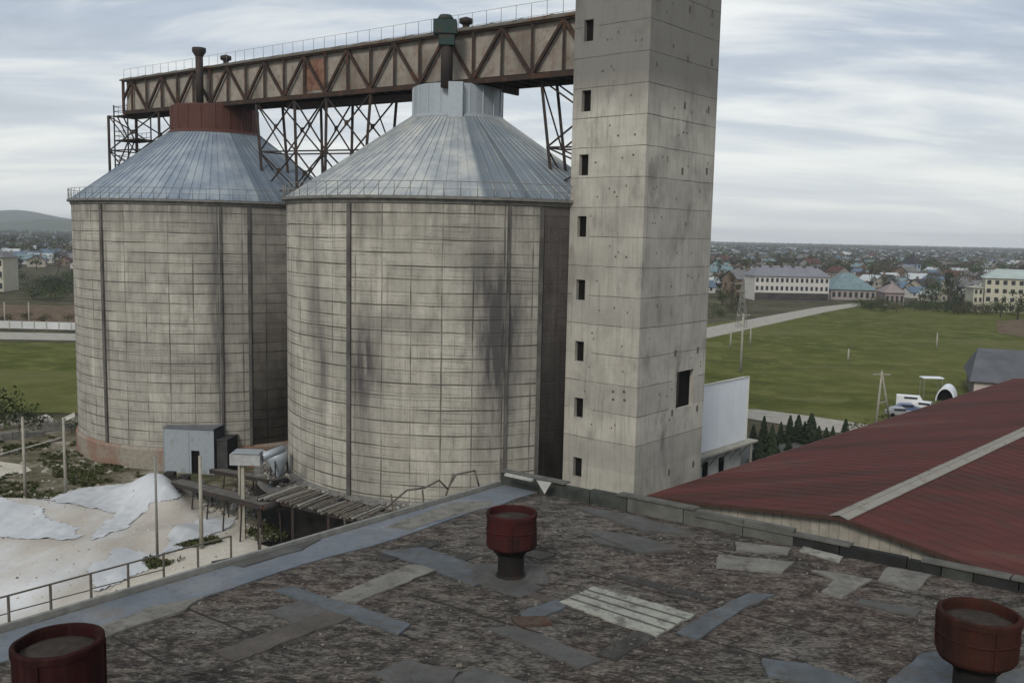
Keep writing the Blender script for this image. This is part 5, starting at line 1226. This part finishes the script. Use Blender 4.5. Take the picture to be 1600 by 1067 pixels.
# tunnel shelter and beam
p = G(1476, 628); mb = MB(); prof = [(1.35*math.cos(math.pi*k/12), 2.2*math.sin(math.pi*k/12)) for k in range(13)]; A = Vector((.5, .86, 0)); S = Vector((.86, -.5, 0)); T = thing('arched_shelter', 'white arched shelter open at the front beside the grey roofed shed', 'shelter', p)
for i in range(12):
    P = [p+S*prof[i][0]+UPV*prof[i][1], p+S*prof[i+1][0]+UPV*prof[i+1][1]]; mb.face([P[0], P[1], P[1]+A*5, P[0]+A*5], sm=True); P2 = [p+S*prof[i][0]*.9+UPV*prof[i][1]*.9, p+S*prof[i+1][0]*.9+UPV*prof[i+1][1]*.9]; mb.face([P[0], P2[0], P2[1], P[1]]); mb.face([P2[0], P2[0]+A*5, P2[1]+A*5, P2[1]])
mb.build('shell', M['white_metal'], T); mb = MB(); mb.face([p+A*1.2+S*q[0]*.93+UPV*q[1]*.93 for q in prof]); mb.build('dark_interior', M['black'], T)
p = G(1458, 622); T = thing('loading_canopy', 'flat pale canopy on thin posts left of the arched shelter', 'canopy', p); mb = MB(); mb.box(p+UPV*3.1+Vector((0, 1, 0)), (3.2, 1.6, .16)); mb.build('roof', M['white_metal'], T); mb = MB(); [mb.beam(p+Vector((q, r_, 0)), p+Vector((q, r_, 3.0)), .07, .07) for q in (-1.4, 1.4) for r_ in (.3, 1.7)]; build_each(mb, 'post', M['rail'], T)
# grey roofed shed far right
A = Vector((.93, .36, 0)).normalized(); A = Vector((1, .05, 0)).normalized(); A = Vector((.92, -.39, 0)).normalized(); n = Vector((-.39, -.92, 0)).normalized(); p = G(1519, 624); T = thing('grey_roofed_shed', 'broad shed with a dark grey roof and pale wall at the right edge', 'shed', p)
mb = MB(); ln = 30; dp = 17; h = 2.9; mb.box(p+A*ln/2-n*dp/2+UPV*h/2, (ln, dp, h), (A, n, UPV)); mb.build('wall', simple('shed wall dark', (.16, .14, .12), .4, .7), T)
mb = MB(); [mb.box(p+A*x+n*.04+UPV*1.4, (w_, .1, 2.7), (A, n, UPV)) for x, w_ in ((1.4, 2.6), (9.5, 1.8))]; [tag(o, 'pale pink wall panel') for o in build_each(mb, 'pale_panel', simple('pale pink panel', (.46, .40, .36), .15, .7), T)]
mb = MB(); q1 = p-A*.6+n*.8+UPV*(h+.02); q2 = q1+A*(ln+1); r1 = q1-n*(dp*.62)+A*1.5+UPV*4.2; r2 = r1+A*(ln-2); s1_ = q1-n*(dp+1.6); s2_ = q2-n*(dp+1.6)
for f_ in ([q1, q2, r2, r1], [s2_, s1_, r1, r2], [s1_, q1, r1], [q2, s2_, r2], [q1, s1_, s2_, q2]): mb.face(f_)
mb.build('roof', simple('slate grey roof', (.12, .125, .135), .3, .3), T)
# ================================================================= haze
mb = MB(); mb.box((0, 3350, 44), (13800, 7700, 90)); hzm = bpy.data.materials.new('haze air'); hzm.use_nodes = True; nt = hzm.node_tree
nt.nodes.clear(); ov = nt.nodes.new('ShaderNodeOutputMaterial'); pv = nt.nodes.new('ShaderNodeVolumePrincipled'); pv.inputs['Color'].default_value = (.82, .88, .95, 1); pv.inputs['Density'].default_value = .00015
nt.links.new(pv.outputs[0], ov.inputs['Volume']); o = mb.build('haze', hzm); o['kind'] = 'stuff'
